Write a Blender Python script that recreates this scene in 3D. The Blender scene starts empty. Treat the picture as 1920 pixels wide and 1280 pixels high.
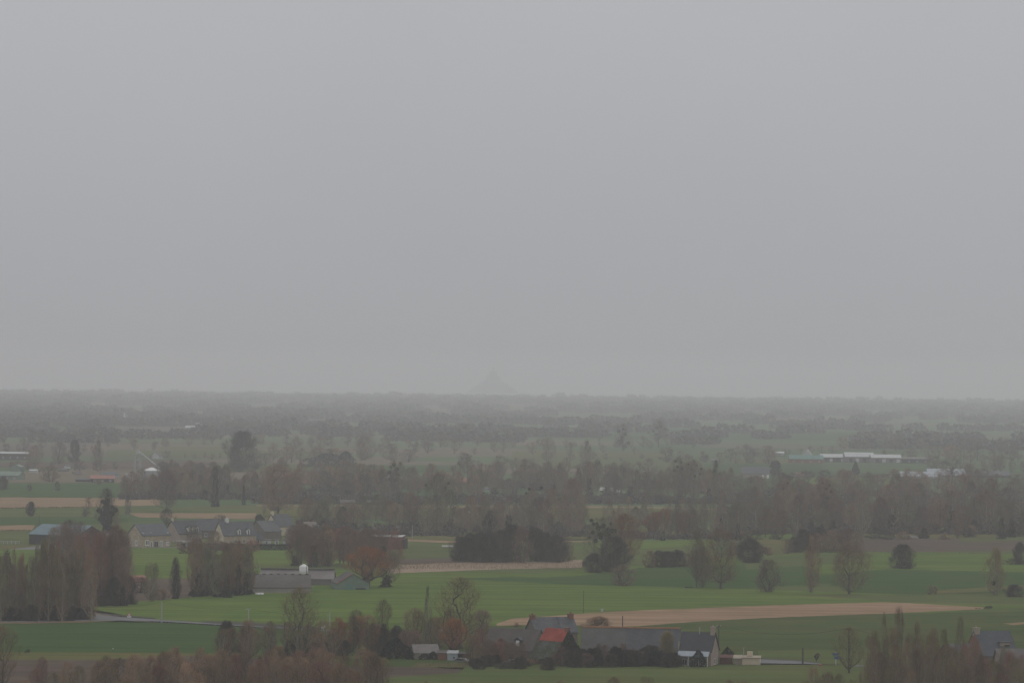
import bpy, math, random
import numpy as np
from mathutils import Matrix, Vector

# ------------------------------------------------------------------ camera
scene = bpy.context.scene
col = scene.collection
F_PX, CAM_H, HORIZON_Y = 6424.0, 60.0, 712.0
PITCH = math.atan((HORIZON_Y - 640.0) / F_PX)
ROLL = math.radians(0.57)
cam_data = bpy.data.cameras.new('camera')
cam_data.sensor_width = 36.0
cam_data.lens = F_PX / 1920.0 * 36.0
cam_data.clip_start = 1.0
cam_data.clip_end = 80000.0
cam = bpy.data.objects.new('camera', cam_data)
col.objects.link(cam)
CAM_R = Matrix.Rotation(math.pi / 2 + PITCH, 4, 'X') @ Matrix.Rotation(ROLL, 4, 'Z')
cam.matrix_world = Matrix.Translation((0, 0, CAM_H)) @ CAM_R
scene.camera = cam

# ------------------------------------------------------------------ sky and sun (overcast, misty)
SUN_EL, SUN_AZ = math.radians(48), math.radians(205)
world = bpy.data.worlds.new('World')
scene.world = world
world.use_nodes = True
wn, wl = world.node_tree.nodes, world.node_tree.links
wn.clear()
w_out = wn.new('ShaderNodeOutputWorld')
w_bg = wn.new('ShaderNodeBackground')
w_bg.inputs['Strength'].default_value = 0.1
sky = wn.new('ShaderNodeTexSky')
sky.sky_type = 'NISHITA'
sky.sun_disc = False
sky.sun_elevation = SUN_EL
sky.sun_rotation = SUN_AZ
sky.air_density = 1.0
sky.dust_density = 5.0
hsv = wn.new('ShaderNodeHueSaturation')
hsv.inputs['Saturation'].default_value = 0.15
tc = wn.new('ShaderNodeTexCoord')
sep = wn.new('ShaderNodeSeparateXYZ')
ramp = wn.new('ShaderNodeValToRGB')          # even cloud deck, a little thinner higher up
SKY_LO, SKY_MID, SKY_HI = (3.92, 4.03, 4.34), (4.75, 4.79, 5.03), (5.3, 5.3, 5.45)
ramp.color_ramp.elements[0].position = 0.0
ramp.color_ramp.elements[0].color = (SKY_LO[0] / 10, SKY_LO[1] / 10, SKY_LO[2] / 10, 1)
ramp.color_ramp.elements[1].position = 0.14
ramp.color_ramp.elements[1].color = (SKY_MID[0] / 10, SKY_MID[1] / 10, SKY_MID[2] / 10, 1)
e = ramp.color_ramp.elements.new(1.0)
e.color = (SKY_HI[0] / 10, SKY_HI[1] / 10, SKY_HI[2] / 10, 1)
ramp.color_ramp.interpolation = 'EASE'
nz = wn.new('ShaderNodeTexNoise')
nz.inputs['Scale'].default_value = 7.0
nz.inputs['Detail'].default_value = 3.0
nmr = wn.new('ShaderNodeMapRange')
nmr.inputs['To Min'].default_value = 9.6
nmr.inputs['To Max'].default_value = 10.4
vm = wn.new('ShaderNodeVectorMath')
vm.operation = 'SCALE'
mixw = wn.new('ShaderNodeMix')
mixw.data_type = 'RGBA'
mixw.inputs['Factor'].default_value = 0.93
wl.new(tc.outputs['Generated'], sep.inputs[0])
wl.new(sep.outputs['Z'], ramp.inputs['Fac'])
wl.new(tc.outputs['Generated'], nz.inputs['Vector'])
wl.new(nz.outputs['Fac'], nmr.inputs['Value'])
wl.new(ramp.outputs['Color'], vm.inputs[0])
wl.new(nmr.outputs['Result'], vm.inputs['Scale'])
wl.new(sky.outputs['Color'], hsv.inputs['Color'])
wl.new(hsv.outputs['Color'], mixw.inputs['A'])
wl.new(vm.outputs['Vector'], mixw.inputs['B'])
wl.new(mixw.outputs['Result'], w_bg.inputs['Color'])
wl.new(w_bg.outputs['Background'], w_out.inputs['Surface'])

sun_data = bpy.data.lights.new('sun', 'SUN')
sun_data.energy = 0.75
sun_data.angle = math.radians(35)
sun_data.color = (1.0, 0.97, 0.93)
sun = bpy.data.objects.new('sun', sun_data)
col.objects.link(sun)
sun.rotation_euler = (math.pi / 2 - SUN_EL, 0, math.pi - SUN_AZ + math.pi)

scene.view_settings.view_transform = 'Standard'
scene.view_settings.look = 'None'
scene.view_settings.exposure = 0.0
scene.view_settings.gamma = 1.0
scene.view_settings.use_curve_mapping = False
scene.render.filter_size = 1.5
cy = scene.cycles
cy.max_bounces = 5
cy.diffuse_bounces = 2
cy.glossy_bounces = 2
cy.volume_bounces = 2
cy.transmission_bounces = 2
cy.transparent_max_bounces = 8
cy.use_denoising = True
cy.caustics_reflective = False
cy.caustics_refractive = False

# ------------------------------------------------------------------ helpers
def P(px, py, z=0.0):
    """point of the plane at height z seen at photo pixel (px, py)"""
    d = CAM_R.to_3x3() @ Vector(((px - 960.0) / F_PX, (640.0 - py) / F_PX, -1.0))
    t = (z - CAM_H) / d.z
    return Vector((d.x * t, d.y * t, z))

def S(px, py):
    """metres per photo pixel at the ground point seen there"""
    p = P(px, py)
    return math.hypot(p.y, CAM_H) / F_PX

def tag(o, label=None, cat=None, group=None, kind=None):
    if label: o['label'] = label
    if cat: o['category'] = cat
    if group: o['group'] = group
    if kind: o['kind'] = kind
    return o

def empty(name, loc, yaw=0.0):
    o = bpy.data.objects.new(name, None)
    o.empty_display_size = 1.0
    col.objects.link(o)
    o.location = loc
    o.rotation_euler = (0, 0, yaw)
    return o

def mesh_np(name, verts, faces, nside):
    """fast mesh from arrays; faces all have nside corners"""
    me = bpy.data.meshes.new(name)
    verts = np.asarray(verts, dtype=np.float32)
    faces = np.asarray(faces, dtype=np.int32)
    me.vertices.add(len(verts))
    me.vertices.foreach_set('co', verts.ravel())
    me.loops.add(faces.size)
    me.loops.foreach_set('vertex_index', faces.ravel())
    me.polygons.add(len(faces))
    me.polygons.foreach_set('loop_start', np.arange(0, faces.size, nside, dtype=np.int32))
    me.polygons.foreach_set('loop_total', np.full(len(faces), nside, dtype=np.int32))
    me.update(calc_edges=True)
    return me

class MB:
    """collects simple solids and links them as one mesh"""
    def __init__(self):
        self.v, self.f = [], []
    def add(self, vs, fs):
        b = len(self.v)
        self.v += [tuple(p) for p in vs]
        self.f += [tuple(i + b for i in q) for q in fs]
        return self
    def box(self, x0, x1, y0, y1, z0, z1):
        return self.add([(x0, y0, z0), (x1, y0, z0), (x1, y1, z0), (x0, y1, z0), (x0, y0, z1), (x1, y0, z1), (x1, y1, z1), (x0, y1, z1)],
                        [(0, 3, 2, 1), (4, 5, 6, 7), (0, 1, 5, 4), (1, 2, 6, 5), (2, 3, 7, 6), (3, 0, 4, 7)])
    def hexa(self, a):
        """a: 4 bottom points, 4 top points"""
        return self.add(a, [(0, 3, 2, 1), (4, 5, 6, 7), (0, 1, 5, 4), (1, 2, 6, 5), (2, 3, 7, 6), (3, 0, 4, 7)])
    def extrude_x(self, poly, x0, x1):
        """poly: (y, z) outline counter-clockwise seen from +x"""
        n = len(poly)
        vs = [(x0, y, z) for y, z in poly] + [(x1, y, z) for y, z in poly]
        fs = [tuple(range(n))[::-1], tuple(range(n, 2 * n))]
        fs += [(i, (i + 1) % n, (i + 1) % n + n, i + n) for i in range(n)]
        return self.add(vs, fs)
    def tube(self, p0, p1, r0, r1, n=6):
        p0, p1 = Vector(p0), Vector(p1)
        d = (p1 - p0).normalized()
        a = d.orthogonal().normalized()
        b = d.cross(a)
        vs = []
        for p, r in ((p0, r0), (p1, r1)):
            for k in range(n):
                t = 2 * math.pi * k / n
                vs.append(p + a * (r * math.cos(t)) + b * (r * math.sin(t)))
        fs = [(k, (k + 1) % n, (k + 1) % n + n, k + n) for k in range(n)]
        fs += [tuple(range(n))[::-1], tuple(range(n, 2 * n))]
        return self.add(vs, fs)
    def cone(self, c, r, h, n=16, r2=0.0):
        return self.tube(c, (c[0], c[1], c[2] + h), r, max(r2, 0.01), n)
    def build(self, name, mat, parent=None, smooth=False):
        me = bpy.data.meshes.new(name)
        me.from_pydata(self.v, [], self.f)
        me.materials.append(mat)
        if smooth:
            me.polygons.foreach_set('use_smooth', [True] * len(me.polygons))
        o = bpy.data.objects.new(name, me)
        col.objects.link(o)
        if parent is not None: o.parent = parent
        return o

# ------------------------------------------------------------------ materials
def new_mat(name):
    m = bpy.data.materials.new(name)
    m.use_nodes = True
    nt = m.node_tree
    b = nt.nodes['Principled BSDF']
    return m, nt, b

def mat_noise(name, c1, c2, scales=((0.02, 0.5), (0.2, 0.3), (1.5, 0.2)), rough=0.9, spec=0.2, stretch=(1, 1, 1), c3=None, lo=0.41, hi=0.59, coord='pos', metallic=0.0, bump=0.0, streak=None):
    """two-tone surface: several octaves of noise decide the tone"""
    m, nt, b = new_mat(name)
    N, L = nt.nodes, nt.links
    if coord == 'pos':
        src = N.new('ShaderNodeNewGeometry').outputs['Position']
    else:
        src = N.new('ShaderNodeTexCoord').outputs['Object']
    mp = N.new('ShaderNodeMapping')
    mp.inputs['Scale'].default_value = stretch
    L.new(src, mp.inputs['Vector'])
    acc = None
    for sc, wt in scales:
        n = N.new('ShaderNodeTexNoise')
        n.inputs['Scale'].default_value = sc
        n.inputs['Detail'].default_value = 3.0
        L.new(mp.outputs['Vector'], n.inputs['Vector'])
        mu = N.new('ShaderNodeMath'); mu.operation = 'MULTIPLY'; mu.inputs[1].default_value = wt
        L.new(n.outputs['Fac'], mu.inputs[0])
        if acc is None: acc = mu.outputs[0]
        else:
            ad = N.new('ShaderNodeMath'); ad.operation = 'ADD'
            L.new(acc, ad.inputs[0]); L.new(mu.outputs[0], ad.inputs[1]); acc = ad.outputs[0]
    mr = N.new('ShaderNodeMapRange')
    mr.inputs['From Min'].default_value = lo
    mr.inputs['From Max'].default_value = hi
    L.new(acc, mr.inputs['Value'])
    mx = N.new('ShaderNodeMix'); mx.data_type = 'RGBA'
    mx.inputs['A'].default_value = (*c1, 1); mx.inputs['B'].default_value = (*c2, 1)
    L.new(mr.outputs['Result'], mx.inputs['Factor'])
    outc = mx.outputs['Result']
    if c3 is not None:
        n = N.new('ShaderNodeTexNoise'); n.inputs['Scale'].default_value = scales[0][0] * 3.1
        n.inputs['Detail'].default_value = 4.0
        L.new(mp.outputs['Vector'], n.inputs['Vector'])
        m3 = N.new('ShaderNodeMapRange'); m3.inputs['From Min'].default_value = 0.55; m3.inputs['From Max'].default_value = 0.72
        L.new(n.outputs['Fac'], m3.inputs['Value'])
        mx2 = N.new('ShaderNodeMix'); mx2.data_type = 'RGBA'
        mx2.inputs['B'].default_value = (*c3, 1)
        L.new(m3.outputs['Result'], mx2.inputs['Factor']); L.new(outc, mx2.inputs['A'])
        outc = mx2.outputs['Result']
    if streak is not None:
        ang, sc, amp = streak
        m4 = N.new('ShaderNodeMapping'); m4.inputs['Rotation'].default_value = (0, 0, math.radians(ang)); m4.inputs['Scale'].default_value = (sc * .045, sc, 1)
        L.new(src, m4.inputs['Vector'])
        n4 = N.new('ShaderNodeTexNoise'); n4.inputs['Scale'].default_value = 1.0; n4.inputs['Detail'].default_value = 4.0; n4.inputs['Roughness'].default_value = .65
        L.new(m4.outputs['Vector'], n4.inputs['Vector'])
        r4 = N.new('ShaderNodeMapRange'); r4.inputs['From Min'].default_value = .36; r4.inputs['From Max'].default_value = .64
        r4.inputs['To Min'].default_value = 1 - amp; r4.inputs['To Max'].default_value = 1 + amp
        L.new(n4.outputs['Fac'], r4.inputs['Value'])
        v4 = N.new('ShaderNodeVectorMath'); v4.operation = 'SCALE'
        L.new(outc, v4.inputs[0]); L.new(r4.outputs['Result'], v4.inputs['Scale'])
        outc = v4.outputs['Vector']
    L.new(outc, b.inputs['Base Color'])
    b.inputs['Roughness'].default_value = rough
    b.inputs['Specular IOR Level'].default_value = spec
    b.inputs['Metallic'].default_value = metallic
    if bump:
        bp = N.new('ShaderNodeBump'); bp.inputs['Strength'].default_value = bump; bp.inputs['Distance'].default_value = 0.1
        L.new(acc, bp.inputs['Height']); L.new(bp.outputs['Normal'], b.inputs['Normal'])
    return m

def mat_object_colour(name, noise_scale=0.35, lo=0.7, hi=1.3, rough=1.0):
    """tone comes from the object's own colour, broken up by noise"""
    m, nt, b = new_mat(name)
    N, L = nt.nodes, nt.links
    oi = N.new('ShaderNodeObjectInfo')
    g = N.new('ShaderNodeNewGeometry')
    n = N.new('ShaderNodeTexNoise'); n.inputs['Scale'].default_value = noise_scale; n.inputs['Detail'].default_value = 2.0
    L.new(g.outputs['Position'], n.inputs['Vector'])
    mr = N.new('ShaderNodeMapRange'); mr.inputs['From Min'].default_value = 0.3; mr.inputs['From Max'].default_value = 0.7
    mr.inputs['To Min'].default_value = lo; mr.inputs['To Max'].default_value = hi
    L.new(n.outputs['Fac'], mr.inputs['Value'])
    v = N.new('ShaderNodeVectorMath'); v.operation = 'SCALE'
    L.new(oi.outputs['Color'], v.inputs[0]); L.new(mr.outputs['Result'], v.inputs['Scale'])
    L.new(v.outputs['Vector'], b.inputs['Base Color'])
    b.inputs['Roughness'].default_value = rough
    b.inputs['Specular IOR Level'].default_value = 0.1
    return m

def mat_attr(name):
    m, nt, b = new_mat(name)
    a = nt.nodes.new('ShaderNodeAttribute'); a.attribute_name = 'tint'
    nt.links.new(a.outputs['Color'], b.inputs['Base Color'])
    b.inputs['Roughness'].default_value = 1.0
    b.inputs['Specular IOR Level'].default_value = 0.05
    return m

FLAT3 = ((0.012, 0.45), (0.09, 0.35), (0.7, 0.2))
M = {}
M['crop'] = mat_noise('crop_green', (.086, .138, .030), (.118, .164, .037), FLAT3, spec=0.0, c3=(.132, .160, .042), streak=(12, .16, .2))
M['crop_dark'] = mat_noise('crop_dark_green', (.046, .088, .028), (.062, .100, .032), FLAT3, spec=0.0, streak=(8, .16, .12))
M['meadow'] = mat_noise('meadow_dull_green', (.082, .108, .036), (.104, .128, .046), FLAT3, spec=0.0, c3=(.12, .118, .045), streak=(-14, .2, .14))
M['meadow_low'] = mat_noise('meadow_near_green', (.058, .086, .026), (.082, .098, .034), FLAT3, spec=0.0, c3=(.09, .096, .036), streak=(5, .2, .15))
M['olive'] = mat_noise('rough_grass', (.098, .104, .036), (.124, .120, .046), FLAT3, spec=0.0, c3=(.15, .12, .05), streak=(-6, .3, .16))
M['stubble'] = mat_noise('stubble_tan', (.26, .172, .112), (.31, .212, .140), FLAT3, spec=0.0, c3=(.20, .155, .08), streak=(9, .22, .2))
M['tan'] = mat_noise('dry_tan', (.24, .165, .10), (.30, .21, .13), FLAT3, spec=0.0, streak=(6, .2, .12))
M['ploughed'] = mat_noise('ploughed_earth', (.092, .070, .056), (.125, .094, .074), FLAT3, spec=0.0, streak=(4, .35, .16))
M['reeds'] = mat_noise('dry_reeds', (.23, .16, .105), (.31, .225, .15), ((0.3, .5), (1.5, .5)))
M['far_green'] = mat_noise('far_green', (.085, .132, .062), (.11, .150, .075), FLAT3, spec=0.0, streak=(0, .1, .1))
M['asphalt'] = mat_noise('asphalt', (.16, .16, .165), (.21, .21, .215), FLAT3, spec=0.0, rough=0.8)
M['earth_bank'] = mat_noise('earth_bank', (.045, .038, .03), (.07, .06, .04), FLAT3)
M['rock'] = mat_noise('granite', (.12, .12, .11), (.22, .21, .19), FLAT3)
M['sand'] = mat_noise('wet_sand', (.30, .30, .29), (.36, .36, .34), ((0.001, .6), (0.01, .4)), rough=0.35, spec=0.5)

# base plain: irregular parcels of green, olive and brown (individual fields lie on it nearer to the camera)
def mat_plain():
    m, nt, b = new_mat('plain_parcels')
    N, L = nt.nodes, nt.links
    g = N.new('ShaderNodeNewGeometry')
    mp = N.new('ShaderNodeMapping'); mp.inputs['Scale'].default_value = (1 / 260, 1 / 330, 1); mp.inputs['Rotation'].default_value = (0, 0, 0.22)
    L.new(g.outputs['Position'], mp.inputs['Vector'])
    vo = N.new('ShaderNodeTexVoronoi'); vo.inputs['Scale'].default_value = 1.0; vo.distance = 'MANHATTAN'
    L.new(mp.outputs['Vector'], vo.inputs['Vector'])
    cr = N.new('ShaderNodeValToRGB'); cr.color_ramp.interpolation = 'CONSTANT'
    cols = [(.078, .120, .050), (.095, .138, .062), (.105, .118, .06), (.065, .110, .045), (.12, .105, .08), (.085, .132, .056), (.16, .13, .09)]
    el = cr.color_ramp.elements
    el[0].color = (*cols[0], 1); el[1].position = 1 / 7; el[1].color = (*cols[1], 1)
    for i in range(2, 7):
        q = el.new(i / 7); q.color = (*cols[i], 1)
    sx = N.new('ShaderNodeSeparateColor')
    L.new(vo.outputs['Color'], sx.inputs['Color']); L.new(sx.outputs['Red'], cr.inputs['Fac'])
    n = N.new('ShaderNodeTexNoise'); n.inputs['Scale'].default_value = 0.02; n.inputs['Detail'].default_value = 5
    L.new(g.outputs['Position'], n.inputs['Vector'])
    mr = N.new('ShaderNodeMapRange'); mr.inputs['To Min'].default_value = 0.75; mr.inputs['To Max'].default_value = 1.25
    L.new(n.outputs['Fac'], mr.inputs['Value'])
    v = N.new('ShaderNodeVectorMath'); v.operation = 'SCALE'
    L.new(cr.outputs['Color'], v.inputs[0]); L.new(mr.outputs['Result'], v.inputs['Scale'])
    L.new(v.outputs['Vector'], b.inputs['Base Color'])
    b.inputs['Roughness'].default_value = 1.0
    b.inputs['Specular IOR Level'].default_value = 0.0
    return m
M['plain'] = mat_plain()

OBJ = dict(coord='obj')
M['slate'] = mat_noise('slate', (.070, .073, .082), (.105, .107, .115), ((.35, .5), (2.5, .3), (9, .2)), rough=.7, c3=(.125, .12, .115), **OBJ)
M['slate_pale'] = mat_noise('slate_pale', (.090, .088, .088), (.135, .130, .125), ((.35, .5), (2.5, .3), (9, .2)), rough=.8, c3=(.12, .115, .08), **OBJ)
M['slate_dark'] = mat_noise('slate_dark', (.045, .047, .055), (.065, .066, .074), ((.35, .5), (2.5, .3), (9, .2)), rough=.65, **OBJ)
M['slate_blue'] = mat_noise('slate_blue', (.060, .070, .082), (.085, .095, .108), ((.35, .5), (2.5, .3), (9, .2)), rough=.65, **OBJ)
M['slate_brown'] = mat_noise('slate_brown', (.085, .073, .068), (.115, .098, .090), ((.35, .5), (2.5, .3), (9, .2)), rough=.8, **OBJ)
M['fibro'] = mat_noise('fibre_cement_roof', (.085, .075, .070), (.125, .112, .108), ((.12, .6), (1.2, .4)), rough=.9, c3=(.10, .08, .065), **OBJ)
M['fibro_pale'] = mat_noise('fibre_cement_pale', (.17, .15, .145), (.22, .20, .195), ((.2, .6), (1.2, .4)), rough=.9, **OBJ)
M['red_sheet'] = mat_noise('red_sheet', (.27, .048, .032), (.38, .085, .055), ((.5, .6), (3, .4)), rough=.8, **OBJ)
M['red_tile'] = mat_noise('red_tile', (.30, .13, .10), (.38, .18, .14), ((.5, .6), (3, .4)), rough=.9, **OBJ)
M['moss_slate'] = mat_noise('mossy_slate', (.045, .055, .022), (.10, .105, .10), ((.45, .6), (2.2, .4)), rough=.9, lo=.42, hi=.58, **OBJ)
M['ridge_tile'] = mat_noise('ridge_tile', (.28, .13, .06), (.34, .17, .07), ((.8, .6), (4, .4)), **OBJ)
M['blue_sheet'] = mat_noise('blue_sheet', (.12, .19, .22), (.15, .22, .25), ((.3, .6), (2, .4)), rough=.5, **OBJ)
M['navy_sheet'] = mat_noise('navy_sheet', (.045, .055, .085), (.06, .07, .10), ((.3, .6), (2, .4)), rough=.6, **OBJ)
M['green_sheet'] = mat_noise('green_sheet', (.15, .21, .17), (.19, .26, .21), ((.3, .6), (2, .4)), rough=.7, **OBJ)
M['turquoise'] = mat_noise('turquoise_sheet', (.10, .22, .19), (.13, .26, .22), ((.3, .6), (2, .4)), rough=.7, **OBJ)
M['dark_wood'] = mat_noise('dark_boards', (.030, .028, .030), (.050, .045, .047), ((.6, .5), (4, .5)), **OBJ)
M['red_wood'] = mat_noise('red_boards', (.10, .040, .032), (.13, .055, .045), ((.6, .5), (4, .5)), **OBJ)
M['stone'] = mat_noise('brown_stone', (.16, .130, .112), (.22, .180, .155), ((.7, .4), (3, .3), (10, .3)), **OBJ)
M['stone_tan'] = mat_noise('tan_stone', (.38, .30, .22), (.54, .44, .32), ((.5, .4), (2, .3), (8, .3)), c3=(.20, .15, .13), **OBJ)
M['cream'] = mat_noise('cream_render', (.60, .51, .38), (.68, .58, .44), ((.5, .6), (3, .4)), **OBJ)
M['cream_dull'] = mat_noise('dull_cream_render', (.30, .26, .20), (.36, .31, .24), ((.5, .6), (3, .4)), **OBJ)
M['pink'] = mat_noise('pinkish_render', (.34, .27, .23), (.40, .32, .27), ((.5, .6), (3, .4)), **OBJ)
M['white'] = mat_noise('white_paint', (.72, .72, .70), (.80, .80, .78), ((.8, .6), (5, .4)), rough=.6, **OBJ)
M['offwhite'] = mat_noise('weathered_white', (.45, .46, .46), (.55, .56, .56), ((.5, .6), (4, .4)), rough=.7, **OBJ)
M['pale_blue'] = mat_noise('pale_blue_sheet', (.34, .38, .42), (.40, .44, .48), ((.5, .6), (4, .4)), rough=.6, **OBJ)
M['galv'] = mat_noise('galvanised', (.30, .31, .32), (.38, .39, .40), ((.5, .6), (4, .4)), rough=.55, **OBJ)
M['glass'] = mat_noise('dark_glass', (.02, .022, .025), (.035, .038, .042), ((1, 1),), rough=.1, spec=.6, **OBJ)
M['brick'] = mat_noise('brick', (.20, .09, .06), (.26, .12, .08), ((1.5, .5), (8, .5)), **OBJ)
M['concrete'] = mat_noise('concrete', (.30, .28, .26), (.38, .35, .33), ((.5, .5), (4, .5)), **OBJ)
M['pole_wood'] = mat_noise('pole_wood', (.055, .05, .042), (.08, .07, .058), ((1, .5), (6, .5)), **OBJ)
M['pole_grey'] = mat_noise('pole_concrete', (.34, .34, .33), (.42, .42, .41), ((1, .5), (6, .5)), **OBJ)
M['wire'] = mat_noise('cable', (.03, .03, .03), (.04, .04, .04), ((1, 1),), **OBJ)
M['sign_red'] = mat_noise('sign_red', (.50, .03, .03), (.55, .04, .04), ((1, 1),), rough=.5, **OBJ)
M['sign_blue'] = mat_noise('sign_blue', (.05, .09, .20), (.06, .11, .24), ((1, 1),), rough=.5, **OBJ)
M['car_red'] = mat_noise('car_red', (.10, .012, .015), (.12, .016, .02), ((1, 1),), rough=.3, spec=.5, **OBJ)
M['car_grey'] = mat_noise('car_silver', (.14, .145, .155), (.17, .175, .18), ((1, 1),), rough=.35, spec=.5, metallic=.3, **OBJ)
M['tyre'] = mat_noise('rubber', (.02, .02, .02), (.03, .03, .03), ((1, 1),), **OBJ)
M['bark'] = mat_noise('bark', (.070, .062, .052), (.115, .105, .085), ((.4, .5), (3, .5)), rough=1, spec=.1)
M['bark_pale'] = mat_noise('pale_bark', (.19, .165, .125), (.29, .26, .20), ((.3, .5), (3, .5)), rough=1, spec=.1)
M['twig'] = mat_object_colour('twigs')
M['leaf'] = mat_object_colour('evergreen_leaves', 0.6, 0.55, 1.5)
M['far_mass'] = mat_attr('far_foliage')

# ------------------------------------------------------------------ ground
def sheet(name, mat, pts, z, kind='structure'):
    rq = random.Random(int(abs(pts[0][0] * 7 + pts[0][1] * 13)) + len(pts))
    fine = []
    for (xa, ya), (xb, yb) in zip(pts, pts[1:] + pts[:1]):
        n = max(1, int(abs(xb - xa) / 14))
        for i in range(n):
            t = i / n
            j = 0 if i == 0 or name in ('road', 'farm_track') else rq.uniform(-.38, .38)
            fine.append((xa + (xb - xa) * t, ya + (yb - ya) * t + j))
    vs = [P(x, y, 0.0) for x, y in fine]
    me = bpy.data.meshes.new(name)
    me.from_pydata([(v.x, v.y, z) for v in vs], [], [tuple(range(len(vs)))])
    if me.polygons[0].normal.z < 0:
        me.flip_normals()
    me.materials.append(mat)
    o = bpy.data.objects.new(name, me)
    col.objects.link(o)
    return tag(o, kind=kind)

g = MB()
g.add([(-14000, -3500, 0), (14000, -3500, 0), (14000, 10600, 0), (-14000, 10600, 0)], [(0, 1, 2, 3)])
tag(g.build('ground', M['plain']), kind='structure')
g = MB()
g.add([(-14000, 10600, -0.3), (14000, 10600, -0.3), (14000, 30000, -0.3), (-14000, 30000, -0.3)], [(0, 1, 2, 3)])
tag(g.build('tidal_flats', M['sand']), kind='structure')
# the hill the camera stands on
g = MB()
NR, NA = 26, 48
rng0 = random.Random(5)
vs = []
for i in range(NR):
    r = 300 * (i / (NR - 1)) ** 1.3
    for k in range(NA):
        a = 2 * math.pi * k / NA
        h = 59.0 * math.exp(-(r / 112) ** 2) - 0.7 + (rng0.uniform(-.8, .8) if 10 < r < 220 else 0)
        vs.append((r * math.cos(a), r * math.sin(a) - 4, h))
fs = [(i * NA + k, i * NA + (k + 1) % NA, (i + 1) * NA + (k + 1) % NA, (i + 1) * NA + k) for i in range(NR - 1) for k in range(NA)]
g.add(vs, [q[::-1] for q in fs])
tag(g.build('hill', M['rock'], smooth=True), kind='structure')

ZL = [0.02]
def field(mat, pts, name='field'):
    ZL[0] += 0.012
    return sheet(name, M[mat], pts, ZL[0])

# --- far strips first, then nearer parcels
field('tan', [(480, 946.5), (1200, 949), (1420, 955), (1420, 958), (1200, 952), (480, 950.5)])
field('crop_dark', [(-40, 905), (260, 905), (250, 932), (-40, 932)])
field('tan', [(-40, 932), (300, 934), (300, 947), (180, 950), (-40, 953)])
field('meadow', [(-40, 953), (260, 950), (480, 950), (480, 962), (180, 966), (-40, 967)])
field('olive', [(-40, 967), (180, 966), (180, 968), (-40, 970)])
field('crop_dark', [(-40, 970), (180, 968), (240, 972), (240, 985), (-40, 986)])
field('tan', [(-40, 986), (66, 984), (60, 994), (-40, 995)])
field('tan', [(240, 962), (520, 962), (560, 972), (520, 974), (260, 970)])
field('olive', [(300, 958), (400, 948), (500, 949), (500, 951), (400, 953)])
field('tan', [(420, 930), (500, 930), (500, 934), (430, 936)])
field('meadow', [(-40, 995), (60, 994), (200, 980), (600, 976), (800, 984), (800, 1046), (-40, 1150)])
field('olive', [(-40, 1022), (60, 1022), (90, 1026), (90, 1029), (-40, 1031)])
field('asphalt', [(20, 1030), (80, 1023), (130, 1026), (80, 1031), (20, 1034)], 'farm_track')
field('crop', [(-40, 1032), (100, 1030), (240, 1028), (820, 1024), (820, 1052), (500, 1068), (-40, 1150)])
field('ploughed', [(180, 1138), (300, 1130), (470, 1116), (470, 1084), (240, 1086)])
field('far_green', [(430, 816), (760, 822), (760, 830), (430, 826)])
field('far_green', [(30, 806), (150, 806), (280, 812), (280, 824), (30, 826)])
field('far_green', [(700, 822), (960, 826), (960, 838), (700, 842)])
field('olive', [(960, 846), (1250, 848), (1250, 858), (960, 860)])
field('meadow', [(950, 860), (1300, 862), (1330, 878), (950, 878)])
field('far_green', [(1190, 790), (1920, 800), (1960, 815), (1190, 806)])
field('crop_dark', [(1020, 800), (1640, 812), (1640, 826), (1020, 822)])
field('olive', [(1370, 860), (1480, 862), (1480, 870), (1370, 868)])
field('crop_dark', [(1320, 870), (1540, 870), (1540, 900), (1320, 905)])
field('crop', [(1480, 896), (1700, 896), (1690, 912), (1480, 908)])
field('meadow', [(400, 868), (640, 872), (640, 886), (400, 884)])
field('crop_dark', [(660, 872), (880, 872), (880, 886), (660, 886)])
field('olive', [(300, 838), (420, 838), (420, 843), (300, 842)])
field('meadow', [(200, 844), (600, 846), (600, 858), (200, 856)])
field('ploughed', [(-20, 868), (330, 862), (430, 868), (300, 880), (-20, 876)])
field('olive', [(480, 950), (1180, 954), (1420, 962), (1420, 976), (480, 972)])
# band with the orange-topped trees and the right-hand wood floor
field('olive', [(740, 1000), (1500, 990), (1960, 990), (1960, 1016), (1340, 1000), (1100, 1012), (740, 1016)])
field('tan', [(740, 1012), (900, 1017), (1110, 1015), (1110, 1017.5), (860, 1020), (740, 1016)])
field('meadow', [(740, 1016), (860, 1020), (1120, 1017), (1340, 1014), (1350, 1060), (740, 1052)])
field('crop', [(1060, 1030), (1130, 1018), (1340, 1013), (1340, 1022), (1200, 1030)])
field('crop', [(1370, 996), (1480, 1000), (1540, 1014), (1400, 1012)])
field('olive', [(1400, 1010), (1640, 1024), (1720, 1033), (1400, 1040)])
field('ploughed', [(1590, 1012), (1960, 1010), (1960, 1022), (1930, 1040), (1610, 1036)])
field('meadow', [(1800, 1012), (1960, 1006), (1960, 1014), (1800, 1018)])
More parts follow.
